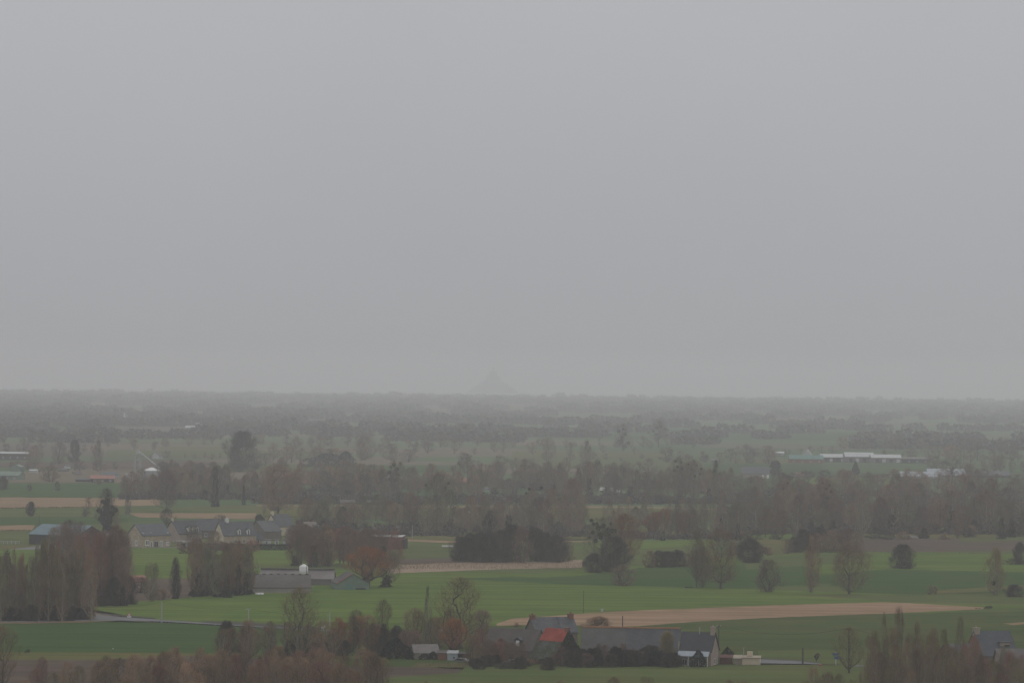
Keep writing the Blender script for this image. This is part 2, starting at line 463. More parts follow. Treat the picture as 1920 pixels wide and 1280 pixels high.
# broad green fields
field('meadow', [(480, 1060), (1000, 1062), (1400, 1040), (1960, 1034), (1960, 1200), (480, 1200)])
field('crop', [(480, 1068), (1000, 1078), (1400, 1046), (1620, 1036), (1960, 1042), (1960, 1086), (1560, 1092), (1000, 1100), (480, 1112)])
field('ploughed', [(735, 1050), (862, 1048), (900, 1058), (740, 1062)])
field('reeds', [(728, 1062), (900, 1056), (1092, 1052), (1092, 1066), (900, 1071), (728, 1078)])
field('crop_dark', [(1195, 1068), (1470, 1058), (1520, 1066), (1560, 1096), (1380, 1107), (1140, 1104), (900, 1092), (1090, 1082)])
field('crop_dark', [(820, 1088), (960, 1084), (1200, 1090), (1200, 1098), (940, 1091)])
field('meadow', [(1390, 1048), (1620, 1038), (1640, 1044), (1560, 1060), (1400, 1070)])
field('crop_dark', [(1530, 1082), (1660, 1070), (1960, 1076), (1960, 1088), (1560, 1100)])
field('crop_dark', [(1560, 1092), (1960, 1084), (1960, 1114), (1600, 1118)])
field('olive', [(1750, 1110), (1960, 1098), (1960, 1106), (1760, 1117)])
field('crop', [(130, 1138), (300, 1128), (470, 1114), (700, 1106), (900, 1092), (1120, 1101), (1380, 1107), (1700, 1118), (1960, 1118), (1960, 1170), (1150, 1188), (640, 1192), (270, 1164)])
field('meadow', [(1480, 1118), (1700, 1118), (1960, 1116), (1960, 1140), (1700, 1134), (1600, 1126)])
field('meadow', [(1660, 1160), (1850, 1146), (1960, 1142), (1960, 1174), (1660, 1172)])
field('stubble', [(930, 1174), (960, 1164), (1150, 1150.5), (1440, 1139), (1660, 1132.5), (1800, 1139.5), (1850, 1143), (1840, 1146), (1660, 1154.5), (1440, 1162.5), (1300, 1170), (1200, 1178), (940, 1186)])
field('meadow_low', [(1200, 1178), (1300, 1170), (1440, 1162.5), (1660, 1154.5), (1960, 1150), (1960, 1240), (1440, 1246), (1180, 1240)])
field('tan', [(1880, 1173), (1960, 1168), (1960, 1170.5), (1900, 1176)])
field('meadow', [(1420, 1224), (1700, 1222), (1960, 1230), (1960, 1262), (1540, 1250), (1424, 1240)])
# near ground left
field('crop_dark', [(-60, 1174), (200, 1170), (330, 1173), (600, 1189), (760, 1200), (760, 1236), (-60, 1236)])
field('olive', [(-60, 1228), (400, 1229), (760, 1232), (900, 1250), (-60, 1250)])
field('ploughed', [(-60, 1243), (200, 1242), (340, 1235), (420, 1236), (700, 1250), (880, 1262), (900, 1300), (-60, 1300)])
field('meadow_low', [(640, 1190), (930, 1178), (1000, 1176), (1200, 1180), (1380, 1240), (1380, 1256), (640, 1256)])
field('meadow_low', [(655, 1232), (760, 1241), (900, 1244), (900, 1254), (700, 1253)])
field('olive', [(780, 1249), (880, 1250), (900, 1258), (770, 1256)])
field('meadow', [(880, 1250), (1100, 1258), (1440, 1252), (1720, 1254), (1960, 1262), (1960, 1420), (-200, 1420), (-200, 1290), (600, 1284), (860, 1268)])
# roads
field('asphalt', [(166, 1158), (184, 1157.5), (225, 1161.5), (290, 1166), (400, 1173.5), (600, 1185), (660, 1189), (660, 1191.5), (600, 1187.5), (400, 1176), (300, 1170.5), (220, 1168.5), (60, 1171.5), (-60, 1172), (-60, 1170), (60, 1169), (150, 1166.5), (178, 1163)], 'road')
field('stubble', [(-60, 1172.5), (60, 1171.8), (160, 1169.8), (220, 1168.8), (150, 1172.5), (60, 1174), (-60, 1174.5)], 'verge')
field('earth_bank', [(188, 1156.5), (228, 1160.5), (292, 1165), (292, 1163.4), (230, 1158.4), (190, 1154.4)], 'ditch_bank')
field('earth_bank', [(380, 1171.6), (600, 1183.5), (600, 1181), (470, 1172), (380, 1169.6)], 'ditch_bank')
field('asphalt', [(1422, 1242), (1500, 1246), (1540, 1250.5), (1540, 1252), (1500, 1251), (1422, 1250)], 'road')
field('earth_bank', [(1424, 1240), (1500, 1244), (1540, 1248.8), (1540, 1249.8), (1500, 1245.8), (1424, 1241.8)], 'ditch_bank')
field('asphalt', [(1600, 1254), (1700, 1254), (1800, 1256), (1800, 1258), (1600, 1256)], 'road')

# ------------------------------------------------------------------ trees
def blades(rs, starts, dirs, length, width, jitter=0.35):
    """thin triangles from starts along dirs"""
    n = len(starts)
    d = dirs + rs.normal(0, jitter, (n, 3))
    d /= np.linalg.norm(d, axis=1)[:, None] + 1e-9
    side = np.cross(d, rs.normal(0, 1, (n, 3)))
    side /= np.linalg.norm(side, axis=1)[:, None] + 1e-9
    L = (length * rs.uniform(.5, 1.4, n))[:, None]
    W = (width * rs.uniform(.6, 1.4, n))[:, None]
    v = np.stack([starts - side * W / 2, starts + side * W / 2, starts + d * L], 1)
    return v.reshape(-1, 3)

def profile(kind, z):
    """crown radius (0.5 = full half width) at height z"""
    z = np.clip(z, 0, 1)
    if kind in ('broad', 'open'):
        z0, zc = (.10, .58) if kind == 'broad' else (.20, .62)
        t = np.where(z < zc, (zc - z) / (zc - z0), (z - zc) / (1 - zc))
        return .5 * np.sqrt(np.clip(1 - t ** 2, 0, 1))
    if kind == 'column':
        return .5 * np.clip((z - .06) / .25, 0, 1) ** .5 * np.clip((1.02 - z) / .45, 0, 1) ** .6
    if kind == 'bush':
        return .5 * np.clip(1 - ((z - .45) / .56) ** 2, 0, 1) ** .5 * np.clip(z / .1 + .55, 0, 1)
    if kind == 'shoots':
        return .5 * np.clip(.35 + z * 1.2, 0, 1) * np.clip((1.03 - z) / .4, 0, 1) ** .4
    if kind == 'cone':
        return .5 * np.clip(1.0 - z, 0, 1) ** .8 * np.clip(z / .08, 0, 1)
    if kind == 'willow':
        t = np.clip((z - .2) / .8, 0, 1)
        return .5 * np.clip(t * 2.2, 0, 1) ** .6 * np.sqrt(np.clip(1 - ((z - .6) / .42) ** 2, 0, 1) + .02)
    return .5 * np.ones_like(z)

ZBASE = dict(broad=.16, open=.22, column=.1, bush=.05, shoots=.1, cone=.05, willow=.26)

def make_tree(kind, seed, n1, n2, nt, tl, tw, trunk_r, stems=1, sigma=.05):
    """returns trunk mesh and crown mesh, both one unit tall and one unit wide"""
    rs = np.random.RandomState(seed)
    lump = rs.uniform(0, 6.28, 6)
    def rad(z, a):
        return profile(kind, z) * (1 + .20 * np.sin(a + lump[4]) + .16 * np.sin(3 * a + lump[0] + 5 * z) + .14 * np.sin(5 * a + lump[1] - 7 * z) + .10 * np.sin(9 * z + lump[2])) * .88
    pos, par = [], []
    for s in range(stems):
        a = rs.uniform(0, 6.28)
        lean = rs.uniform(.05, .32) if stems > 1 else rs.uniform(0, .05)
        x0 = (rs.uniform(.02, .10) if stems > 1 else 0)
        top = {'broad': .62, 'open': .5, 'column': .93, 'bush': .6, 'shoots': .85, 'cone': .95, 'willow': .34}[kind]
        top *= rs.uniform(.85, 1.05)
        prev = -1
        nn = 7
        for i in range(nn):
            t = i / (nn - 1)
            wob = rs.normal(0, .008 if stems == 1 else .012, 2) * (i > 0)
            pos.append((math.cos(a) * (x0 + lean * t ** 1.3) + wob[0], math.sin(a) * (x0 + lean * t ** 1.3) + wob[1], top * t))
            par.append(prev); prev = len(pos) - 1
    z0 = ZBASE[kind]
    def grow(n, pull, mids):
        zs = z0 + (1 - z0) * rs.uniform(0, 1, n) ** .85
        an = rs.uniform(0, 6.28, n)
        rr = rad(zs, an) * np.sqrt(rs.uniform(.05, 1, n))
        order = np.argsort(rr + zs * .3)
        for i in order:
            t = np.array([rr[i] * math.cos(an[i]), rr[i] * math.sin(an[i]), zs[i]])
            A = np.array(pos)
            dv = t - A
            hor = np.hypot(dv[:, 0], dv[:, 1])
            cost = np.linalg.norm(dv, axis=1) + np.where(dv[:, 2] < hor * pull, (hor * pull - dv[:, 2]) * 3, 0) + np.where(A[:, 2] < z0 * .6, .5, 0)
            j = int(np.argmin(cost))
            prev = j
            for k in range(1, mids + 1):
                u = k / mids
                q = A[j] + dv[j] * u
                if k < mids:
                    q = q + np.array([*(rs.normal(0, .018, 2)), -.04 * math.sin(math.pi * u) * hor[j] / .3]) 
                pos.append(tuple(q)); par.append(prev); prev = len(pos) - 1
    grow(n1, .7, 3)
    i1 = len(pos)
    grow(n2, .35, 2)
    A = np.array(pos); pa = np.array(par)
    cnt = np.ones(len(A))
    for i in range(len(A) - 1, -1, -1):
        if pa[i] >= 0: cnt[pa[i]] += cnt[i]
    r = trunk_r * (cnt / cnt.max()) ** .6
    r = np.maximum(r, .0022)
    # tubes
    n = 4
    idx = [i for i in range(len(A)) if pa[i] >= 0]
    V, Fc = [], []
    for i in idx:
        p0, p1 = A[pa[i]], A[i]
        d = p1 - p0; ln = np.linalg.norm(d)
        if ln < 1e-5: continue
        d /= ln
        a = np.cross(d, (0.3, .9, .2)); a /= np.linalg.norm(a); b = np.cross(d, a)
        ra, rb = min(r[pa[i]], r[i] * 1.35), r[i]
        if pa[i] == 0 or (stems > 1 and A[pa[i]][2] == 0): ra = r[i] * 1.4
        base = len(V)
        for p, q in ((p0, ra), (p1, rb)):
            for k in range(n):
                t = 2 * math.pi * (k + .5) / n
                V.append(p + a * q * math.cos(t) + b * q * math.sin(t))
        Fc += [(base + k, base + (k + 1) % n, base + (k + 1) % n + n, base + k + n) for k in range(n)]
    tm = mesh_np(kind + '_trunk', V, Fc, 4)
    tm.materials.append(M['bark_pale'] if kind in ('column', 'shoots') else M['bark'])
    # twigs around the outer nodes
    cand = A[7 * stems:]
    cand = cand[cand[:, 2] > z0 * .8]
    pick = cand[rs.randint(0, len(cand), nt)] + rs.normal(0, sigma, (nt, 3)) * np.array([1, 1, .8])
    an = np.arctan2(pick[:, 1], pick[:, 0]); rr = np.hypot(pick[:, 0], pick[:, 1])
    mx = rad(pick[:, 2], an) * rs.uniform(.9, 1.28, nt)
    over = rr > mx
    f = np.where(over, mx * rs.uniform(.75, 1, nt) / np.maximum(rr, 1e-4), 1)
    pick[:, 0] *= f; pick[:, 1] *= f
    pick[:, 2] = np.clip(pick[:, 2] + rs.uniform(-.02, .03, nt), .01, 1.0)
    out = np.stack([np.cos(an) * .6, np.sin(an) * .6, np.full(nt, {'column': 1.6, 'shoots': 2.2, 'cone': .1, 'willow': 1.6}.get(kind, .7))], 1)
    V = blades(rs, pick, out, tl, tw)
    cm = mesh_np(kind + '_crown', V, np.arange(len(V)).reshape(-1, 3), 3)
    cm.materials.append(M['twig'])
    return tm, cm

def make_evergreen(kind, seed, nt, tl, tw):
    rs = np.random.RandomState(seed)
    lump = rs.uniform(0, 6.28, 6)
    z = rs.uniform(.0, 1, nt) if kind != 'cone' else 1 - np.sqrt(rs.uniform(0, 1, nt))
    a = rs.uniform(0, 6.28, nt)
    prof = profile('cone' if kind == 'cone' else 'bush', z)
    prof = prof * (1.12 - .5 * z ** 2)
    r = prof * (1 + .22 * np.sin(2 * a + lump[0] + 5 * z) + .2 * np.sin(5 * a + lump[1] - 9 * z) + .16 * np.sin(15 * z + lump[3] + a)) * (rs.uniform(.55, 1, nt) ** .5)
    p = np.stack([r * np.cos(a), r * np.sin(a), z], 1)
    out = np.stack([np.cos(a), np.sin(a), np.full(nt, .3)], 1)
    V = blades(rs, p, out, tl, tw, .8)
    m = mesh_np(kind + '_leaves', V, np.arange(len(V)).reshape(-1, 3), 3)
    m.materials.append(M['leaf'])
    return m

def ivy_mesh(seed, nt=900):
    rs = np.random.RandomState(seed)
    z = rs.uniform(0, 1, nt) ** 1.2
    a = rs.uniform(0, 6.28, nt)
    r = (.5 - .3 * z) * (1 + .3 * np.sin(17 * z + a)) * rs.uniform(.5, 1, nt)
    p = np.stack([r * np.cos(a), r * np.sin(a), z], 1)
    V = blades(rs, p, np.stack([np.cos(a), np.sin(a), np.full(nt, .4)], 1), .12, .10, .9)
    m = mesh_np('ivy', V, np.arange(len(V)).reshape(-1, 3), 3)
    m.materials.append(M['leaf'])
    return m

def ball_mesh(seed, nt=260):
    rs = np.random.RandomState(seed)
    p = rs.normal(0, 1, (nt, 3)); p /= np.linalg.norm(p, axis=1)[:, None]
    q = p * rs.uniform(.2, .42, nt)[:, None]
    V = blades(rs, q, p, .22, .14, .6)
    m = mesh_np('mistletoe', V, np.arange(len(V)).reshape(-1, 3), 3)
    m.materials.append(M['leaf'])
    return m

KINDS = {}
def reg(name, kind, nvar, *a, **k):
    KINDS[name] = [make_tree(kind, 31 * i + sum(map(ord, name)), *a, **k) for i in range(nvar)]
reg('broad', 'broad', 6, 46, 240, 6200, .080, .0036, .028)
reg('open', 'open', 4, 50, 250, 4400, .085, .0034, .034)
reg('column', 'column', 5, 34, 150, 2300, .085, .009, .060)
reg('slim', 'column', 4, 26, 110, 1200, .080, .009, .060)
reg('bush', 'bush', 5, 30, 130, 4200, .10, .006, .030, stems=5)
reg('shoots', 'shoots', 5, 30, 120, 2300, .085, .006, .026, stems=8)
reg('dense', 'bush', 5, 30, 130, 9500, .10, .007, .030, stems=5)
reg('willow', 'willow', 3, 44, 150, 4600, .10, .005, .075)
reg('far', 'broad', 5, 16, 50, 1000, .10, .014, .034)
reg('farcol', 'column', 3, 14, 40, 1100, .09, .022, .045)
reg('farbush', 'bush', 3, 14, 40, 1300, .12, .018, .03, stems=4)
EVERGREEN = {'shrub': [make_evergreen('bush', 900 + i, 3600, .07, .035) for i in range(3)],
             'conifer': [make_evergreen('cone', 920 + i, 3200, .08, .03) for i in range(2)]}
IVY = [ivy_mesh(940 + i) for i in range(3)]
BALL = [ball_mesh(960 + i) for i in range(2)]

TONES = {
    'rust': (.40, .155, .062), 'straw': (.26, .165, .105), 'brown': (.205, .128, .080), 'red': (.215, .104, .074), 'grey': (.180, .132, .104), 'olive': (.180, .150, .066),
    'orange': (.285, .122, .052), 'dark': (.066, .055, .045), 'purple': (.176, .114, .095), 'tan': (.23, .15, .08),
    'greygreen': (.158, .135, .086),
}
for _k in TONES:
    if _k not in ('dark', 'rust', 'orange'):
        TONES[_k] = tuple(v * 1.16 for v in TONES[_k])
LEAF = (.024, .032, .018)
OFF = {'bush': 'shrub', 'dense': 'shrub', 'farbush': 'shrub', 'shoots': 'sapling_clump', 'willow': 'willow_tree', 'column': 'poplar_tree', 'slim': 'poplar_tree', 'farcol': 'poplar_tree'}
R = random.Random(77)
FEET = []

def child(name, me, parent, color=None, scale=None, loc=None, yaw=None):
    o = bpy.data.objects.new(name, me)
    col.objects.link(o)
    o.parent = parent
    if color: o.color = (*color, 1)
    if scale: o.scale = scale
    if loc: o.location = loc
    if yaw is not None: o.rotation_euler = (0, 0, yaw)
    return o

def tree(kind, x, y, hp, wp, label, tone='brown', group=None, ivy=0.0, mist=None, cat=None, name=None, lean=0.0):
    """a leafless tree standing at photo pixel (x, y), hp pixels tall and wp wide there"""
    s = S(x, y)
    H, W = hp * s, wp * s
    if hp < 34 and kind in ('broad', 'open'): kind = 'far'
    if hp < 34 and kind in ('column', 'slim'): kind = 'farcol'
    if hp < 24 and kind in ('bush', 'shoots'): kind = 'farbush'
    if kind == 'bush' and tone == 'dark': kind = 'dense'
    tm, cm = R.choice(KINDS[kind])
    name = name or OFF.get(kind, 'bare_tree')
    root = empty(name, P(x, y), R.uniform(0, 6.28))
    root.location.z = -0.1
    if 1040 < y < 1290: FEET.append((root.location.x, root.location.y, W))
    if lean:
        root.rotation_euler = (0, lean, 0)
    c = TONES[tone]
    k = R.uniform(.68, 1.38)
    cc = (c[0] * k * R.uniform(.95, 1.05), c[1] * k, c[2] * k * R.uniform(.95, 1.05))
    child('trunk' if 'shrub' not in name and 'clump' not in name else 'stem', tm, root, None, (W, W, H))
    child('crown', cm, root, cc, (W, W, H))
    if ivy:
        child('ivy', R.choice(IVY), root, LEAF, (W * .42, W * .42, H * ivy), yaw=R.uniform(0, 6))
    if mist:
        for (mx, my, md) in mist:           # ball of mistletoe, offset from the foot in photo pixels, diameter in pixels
            b = child('mistletoe', R.choice(BALL), root, (.022, .030, .010), None)
            d = md * s
            b.scale = (d, d, d)
            off = Matrix.Rotation(-root.rotation_euler.z, 3, 'Z') @ Vector((mx * s, R.uniform(-.25, .1) * W * .3, 0))
            b.location = (off.x, off.y, my * s)
    tag(root, label, cat or ('shrub' if name == 'shrub' else 'saplings' if name == 'sapling_clump' else 'tree'), group)
    return root

def evergreen(kind, x, y, hp, wp, label, color=LEAF, group=None, name=None):
    s = S(x, y)
    me = R.choice(EVERGREEN[kind])
    o = bpy.data.objects.new(name or ('evergreen_shrub' if kind == 'shrub' else 'conifer_tree'), me)
    col.objects.link(o)
    o.location = P(x, y); o.location.z = -.1
    o.rotation_euler = (0, 0, R.uniform(0, 6.28))
    o.scale = (wp * s, wp * s, hp * s)
    k = R.uniform(.85, 1.15)
    o.color = (color[0] * k, color[1] * k, color[2] * k, 1)
    return tag(o, label, 'shrub' if kind == 'shrub' else 'tree', group)

LM = [(20, 'left edge'), (100, 'blue-roofed barn'), (200, 'ragged dark tree'), (290, 'first stone house'), (350, 'three-dormer house'), (440, 'white chimney'), (520, 'cream gable'),
      (570, 'white feed silo'), (640, 'orange willow'), (722, 'dark-red shed'), (800, 'spire-like tree'), (860, 'largest near round tree'), (925, 'abbey island'), (1000, 'big dark thicket'), (1072, 'pointed tree'),
      (1130, 'mistletoe tree'), (1200, 'orange-topped tree'), (1250, 'dark hedge row'), (1312, 'tree pair'), (1352, 'fork-trunked tree'), (1440, 'grey round shrub'), (1521, 'narrow upright tree'),
      (1592, 'oak-shaped tree'), (1645, 'long pale sheds'), (1693, 'egg-shaped bush'), (1749, 'small brown bush'), (1800, 'blue-white shed'), (1866, 'pale-topped tree'), (1910, 'right edge')]
ADJ = {'rust': 'rust-orange', 'straw': 'warm brown', 'brown': 'brown', 'red': 'red-brown', 'grey': 'grey', 'olive': 'olive', 'orange': 'orange', 'dark': 'dark', 'purple': 'purplish', 'tan': 'tan', 'greygreen': 'grey-green'}
USED = {}
def single_out(label, tone, x, size, kind, side):
    lm = min(LM, key=lambda q: abs(q[0] - x))
    rel = 'in line with' if abs(lm[0] - x) < 9 else ('just left of' if x < lm[0] else 'just right of')
    sh = {'column': 'upright', 'slim': 'slender', 'broad': 'rounded', 'bush': 'bushy', 'dense': 'dense', 'shoots': 'twiggy', 'open': 'open', 'willow': 'domed', 'far': 'rounded', 'farbush': 'low', 'farcol': 'upright'}[kind]
    tail = f', {rel} the {lm[1]}'
    for head in (f'{size} {sh} {ADJ[tone]} ', f'{sh} {ADJ[tone]} ', f'{ADJ[tone]} ', ''):
        t = head + label + tail
        if len(t.split()) <= 16 and t not in USED:
            USED[t] = 1
            return t
    two = sorted(sorted(LM, key=lambda q: abs(q[0] - x))[:2])
    for tail in (f', between the {two[0][1]} and the {two[1][1]}', f', {rel} the {lm[1]}'):
        for head in (f'{size} {sh} {ADJ[tone]} ', f'{size} {ADJ[tone]} ', f'{sh} {ADJ[tone]} ', f'{ADJ[tone]} ', f'{size} {sh} ', f'{size} ', ''):
            t = head + label + tail
            if len(t.split()) <= 16 and t not in USED:
                USED[t] = 1
                return t
    return f'{size} {ADJ[tone]} {label}'

def wood(n, x0, x1, ya, yb, h, w, kinds, tones, label, group, ivy=0.0, slope=0.0, name=None):
    """n trees set out along a belt, jittered; ya..yb are foot rows in photo pixels"""
    for i in range(n):
        x = x0 + (x1 - x0) * (i + .5 + R.uniform(-.45, .45)) / n
        y = R.uniform(ya, yb) + slope * (x - x0)
        hh = R.uniform(*h)
        kd, tn = R.choice(kinds), R.choice(tones)
        sz = 'tall' if hh > h[0] + .66 * (h[1] - h[0]) else 'short' if hh < h[0] + .33 * (h[1] - h[0]) else 'middling'
        tree(kd, x, y, hh, R.uniform(*w), single_out(label, tn, x, sz, kd, 0), tn, group, ivy=(R.uniform(.3, .6) if R.random() < ivy else 0), name=name)

# ---- single trees in the green fields
tree('willow', 688, 1104, 76, 98, 'round orange-tipped willow at the end of the green-gabled shed', 'rust', ivy=.0)
tree('open', 722, 1103, 72, 52, 'forked tree leaning right beside the orange willow', 'greygreen', lean=.22, ivy=.35)
tree('broad', 1130, 1073, 100, 84, 'tree full of mistletoe balls in front of the orange-topped tree', 'greygreen',
     mist=[(-22, 98, 7), (-18, 91, 8), (-12, 92, 6), (-9, 84, 11), (0, 88, 10), (14, 92, 6), (8, 80, 12), (16, 79, 10), (22, 79, 8), (4, 74, 12), (-6, 72, 10), (-19, 76, 8), (-14, 60, 9), (-4, 66, 9), (-26, 66, 6), (12, 70, 7)])
tree('broad', 1172, 1060, 94, 74, 'tall round tree with orange top behind the mistletoe tree', 'orange')
tree('bush', 1150, 1074, 66, 66, 'dark bushy tree under the mistletoe tree', 'dark')
tree('bush', 1114, 1076, 38, 40, 'low dark shrub at the left foot of the mistletoe tree', 'dark')
tree('bush', 1168, 1101, 42, 56, 'wispy grey shrub alone in the green field below the mistletoe tree', 'grey')
tree('open', 1306, 1105, 108, 44, 'tall thin-crowned tree, left one of the pair by the water trough', 'greygreen')
tree('broad', 1317, 1105, 78, 48, 'reddish bare tree, right one of the pair by the water trough', 'red')
tree('broad', 1352, 1107, 112, 84, 'big dark-crowned tree with a forked trunk in the green field', 'brown')
tree('bush', 1408, 1057, 44, 62, 'dark rounded thicket behind the fork-trunked tree', 'dark')
tree('bush', 1440, 1113, 62, 60, 'grey round shrub on short stems in the middle of the green field', 'grey')
tree('column', 1521, 1114, 106, 40, 'narrow upright tree in the green field', 'brown')
tree('broad', 1592, 1117, 98, 90, 'broad oak-shaped tree with short thick trunk in the green field', 'brown')
tree('bush', 1693, 1068, 46, 52, 'dark egg-shaped bush alone below the ploughed field', 'dark')
tree('bush', 1749, 1117, 20, 24, 'small brown bush at the end of the pale grass strip', 'brown')
tree('column', 1866, 1119, 90, 48, 'tall pale-topped tree with a dark ball on its trunk near the right edge', 'olive', mist=[(-4, 27, 9)])
tree('bush', 1902, 1122, 26, 44, 'low dark bush beside the pale-topped tree at the right edge', 'dark')
tree('bush', 1912, 1060, 42, 26, 'dark upright bush cut by the right edge of the photo', 'dark')
tree('bush', 1902, 1060, 14, 46, 'flat dark shrub at the foot of the upright bush', 'dark')
tree('farbush', 1834, 1145, 7, 26, 'flat dark scrub at the tip of the tan field', 'dark')
tree('farbush', 1853, 1145, 11, 20, 'small tufted scrub at the tip of the tan field', 'dark')
tree('shoots', 1870, 1078, 50, 26, 'brown saplings behind the pale-topped tree', 'brown')
for i, x in enumerate((1218, 1236, 1252, 1270, 1288, 1300)):
    tree('bush', x, 1066 - i * .4, R.uniform(24, 34), 34, ('first', 'second', 'third', 'fourth', 'fifth', 'sixth')[i] + ' dark shrub from the left in the hedge row left of the tree pair', R.choice(['dark', 'brown', 'dark']), 'shrubs of the dark hedge row')
for i, x in enumerate((862, 880, 898, 918, 940, 958, 978, 1000, 1022, 1044, 1058)):
    tree('bush', x, 1057 + R.uniform(-3, 1), 44 + 26 * math.sin((x - 850) / 215 * 3.1) * R.uniform(.5, 1), 46, ('first', 'second', 'third', 'fourth', 'fifth', 'sixth', 'seventh', 'eighth', 'ninth', 'tenth', 'last')[i] + ' shrub from the left in the big dark thicket above the dry reeds', R.choice(['dark', 'dark', 'purple', 'dark']), 'shrubs of the big dark thicket')
tree('column', 1072, 1006, 106, 64, 'pointed reddish-brown tree, tallest above the big dark thicket', 'purple')
tree('column', 918, 1012, 54, 30, 'tree hidden by dark ivy left of the pointed tree', 'dark', ivy=.75)
evergreen('shrub', 918, 1004, 42, 28, 'dark ivy-covered tree top above the big dark thicket')
evergreen('shrub', 643, 990, 40, 22, 'dark evergreen behind the reddish trees of the hamlet')
evergreen('conifer', 595, 988, 36, 36, 'dark pointed conifer right of the cream gable')
evergreen('shrub', 486, 990, 26, 18, 'dark evergreen between two slate roofs of the hamlet')
# ---- mistletoe trees farther back
tree('open', 200, 1002, 84, 46, 'tall ragged dark tree standing by the blue-roofed barn', 'dark', ivy=.8,
     mist=[(-8, 62, 9), (2, 74, 6), (10, 52, 9), (-14, 45, 11), (-2, 52, 12), (8, 40, 14), (-6, 38, 14), (16, 47, 10), (0, 64, 7), (-10, 30, 12), (4, 28, 14)])
tree('broad', 215, 1000, 52, 30, 'brown tree right beside the ragged dark tree', 'brown')
tree('far', 738, 935, 70, 34, 'dark mistletoe-laden tree before the long white-roofed sheds', 'grey',
     mist=[(0, 64, 8), (-6, 60, 5), (6, 56, 8), (-8, 50, 8), (2, 52, 7), (8, 46, 6), (-4, 42, 8), (3, 36, 9), (-8, 38, 6)])
tree('far', 1168, 848, 52, 30, 'hazy mistletoe-laden tree far out, left one of two', 'grey',
     mist=[(-8, 40, 6), (0, 44, 6), (4, 34, 7), (-2, 28, 8), (-4, 20, 9), (10, 18, 7), (2, 12, 9)])
tree('far', 1235, 838, 48, 40, 'hazy mistletoe-laden tree far out, right one of two', 'grey',
     mist=[(-10, 30, 5), (-4, 36, 7), (4, 38, 6), (-6, 24, 6), (0, 18, 6), (12, 34, 5)])
tree('far', 1130, 850, 16, 20, 'small hazy bush left of the far mistletoe trees', 'grey')
tree('far', 1190, 853, 14, 18, 'small hazy bush between the far mistletoe trees', 'grey')
tree('broad', 1272, 944, 86, 40, 'mistletoe-laden tree at the left end of the tall grey clump', 'grey', mist=[(-6, 80, 5), (4, 78, 5), (-2, 70, 6), (6, 66, 6), (-8, 62, 6)])
tree('broad', 1300, 944, 80, 52, 'mistletoe-laden tree in the middle of the tall grey clump', 'grey', mist=[(-10, 74, 4), (6, 72, 4), (14, 66, 5), (-4, 64, 5), (12, 56, 5), (2, 52, 6)])
tree('column', 1342, 940, 74, 24, 'dark pointed tree with mistletoe right of the tall grey clump', 'dark', mist=[(0, 68, 5), (-3, 58, 6), (8, 52, 8), (3, 44, 8)])
tree('broad', 1550, 985, 84, 46, 'mistletoe-laden tree rising from the right-hand wood', 'brown', mist=[(-8, 80, 4), (4, 76, 6), (-2, 70, 6), (8, 64, 6), (-10, 58, 6), (0, 52, 7), (-6, 44, 6)])
tree('broad', 1470, 975, 76, 36, 'thin tree with mistletoe at the edge of the right-hand wood', 'grey', mist=[(6, 70, 4), (-2, 60, 5), (10, 52, 4)])
tree('broad', 820, 975, 86, 60, 'tree dotted with mistletoe right of the long sheds', 'olive', mist=[(-22, 66, 5), (-12, 68, 4), (14, 60, 7), (20, 70, 6), (-4, 46, 4), (6, 30, 5)])
tree('slim', 1000, 990, 84, 40, 'thin crowned tree dotted with mistletoe left of the pointed tree', 'grey', mist=[(-8, 74, 6), (14, 76, 7), (-14, 66, 5), (4, 54, 5), (10, 46, 6), (-6, 40, 5)])
# ---- left half, middle distance singles
tree('bush', 58, 968, 27, 20, 'egg-shaped bush alone on the brown field at the left', 'dark')
tree('bush', 160, 968, 16, 18, 'low bush beside the round tree on the brown field', 'dark')
tree('broad', 166, 955, 24, 18, 'small round tree on the brown field at the left', 'brown')
tree('column', 240, 968, 38, 17, 'dark spindle-shaped tree right of the ragged dark tree', 'dark')
tree('broad', 312, 960, 78, 62, 'wide reddish tree rising behind the hamlet roofs', 'purple')
tree('broad', 312, 988, 34, 32, 'dark tree directly behind the first stone house', 'dark')
tree('column', 403, 950, 72, 34, 'tall dark ivy-covered tree above the hamlet', 'dark', ivy=.85)
tree('slim', 457, 946, 52, 16, 'slender tree with a dark trunk above the hamlet', 'dark', ivy=.7)
evergreen('shrub', 478, 914, 30, 13, 'narrow dark tree beside the hedge above the hamlet')
tree('slim', 495, 968, 52, 14, 'thin tree with a tufted top above the white chimney', 'grey')
tree('broad', 522, 970, 96, 92, 'very wide bare tree above the cream gable', 'brown')
tree('bush', 415, 984, 20, 34, 'twiggy bush behind the slate roofs', 'grey')
tree('bush', 455, 884, 72, 74, 'great dark round tree in the left distance', 'dark')
tree('column', 184, 884, 56, 26, 'reddish column-shaped tree left of the grain tower', 'purple')
tree('bush', 140, 868, 42, 26, 'dark upright tree, right of the two by the pale sheds', 'dark')
tree('bush', 112, 870, 40, 34, 'dark rounded tree mass, left of the two by the pale sheds', 'grey')
tree('broad', 66, 876, 40, 38, 'leafless tree behind the far-left green roofs', 'brown')
tree('far', 44, 850, 28, 34, 'leafless tree rising over the far-left white sheds', 'grey')
tree('bush', 55, 920, 12, 12, 'small round bush at the left on the green field', 'dark')
tree('bush', 107, 920, 18, 12, 'small upright bush at the left on the green field', 'dark')
tree('bush', 6, 918, 24, 24, 'dark bush cut by the left edge beside the green roof', 'dark')
tree('bush', 95, 903, 28, 44, 'long dark bush between the green-roofed and red-roofed sheds', 'brown')
tree('bush', 185, 908, 10, 22, 'small green bush under the red roof', 'olive')
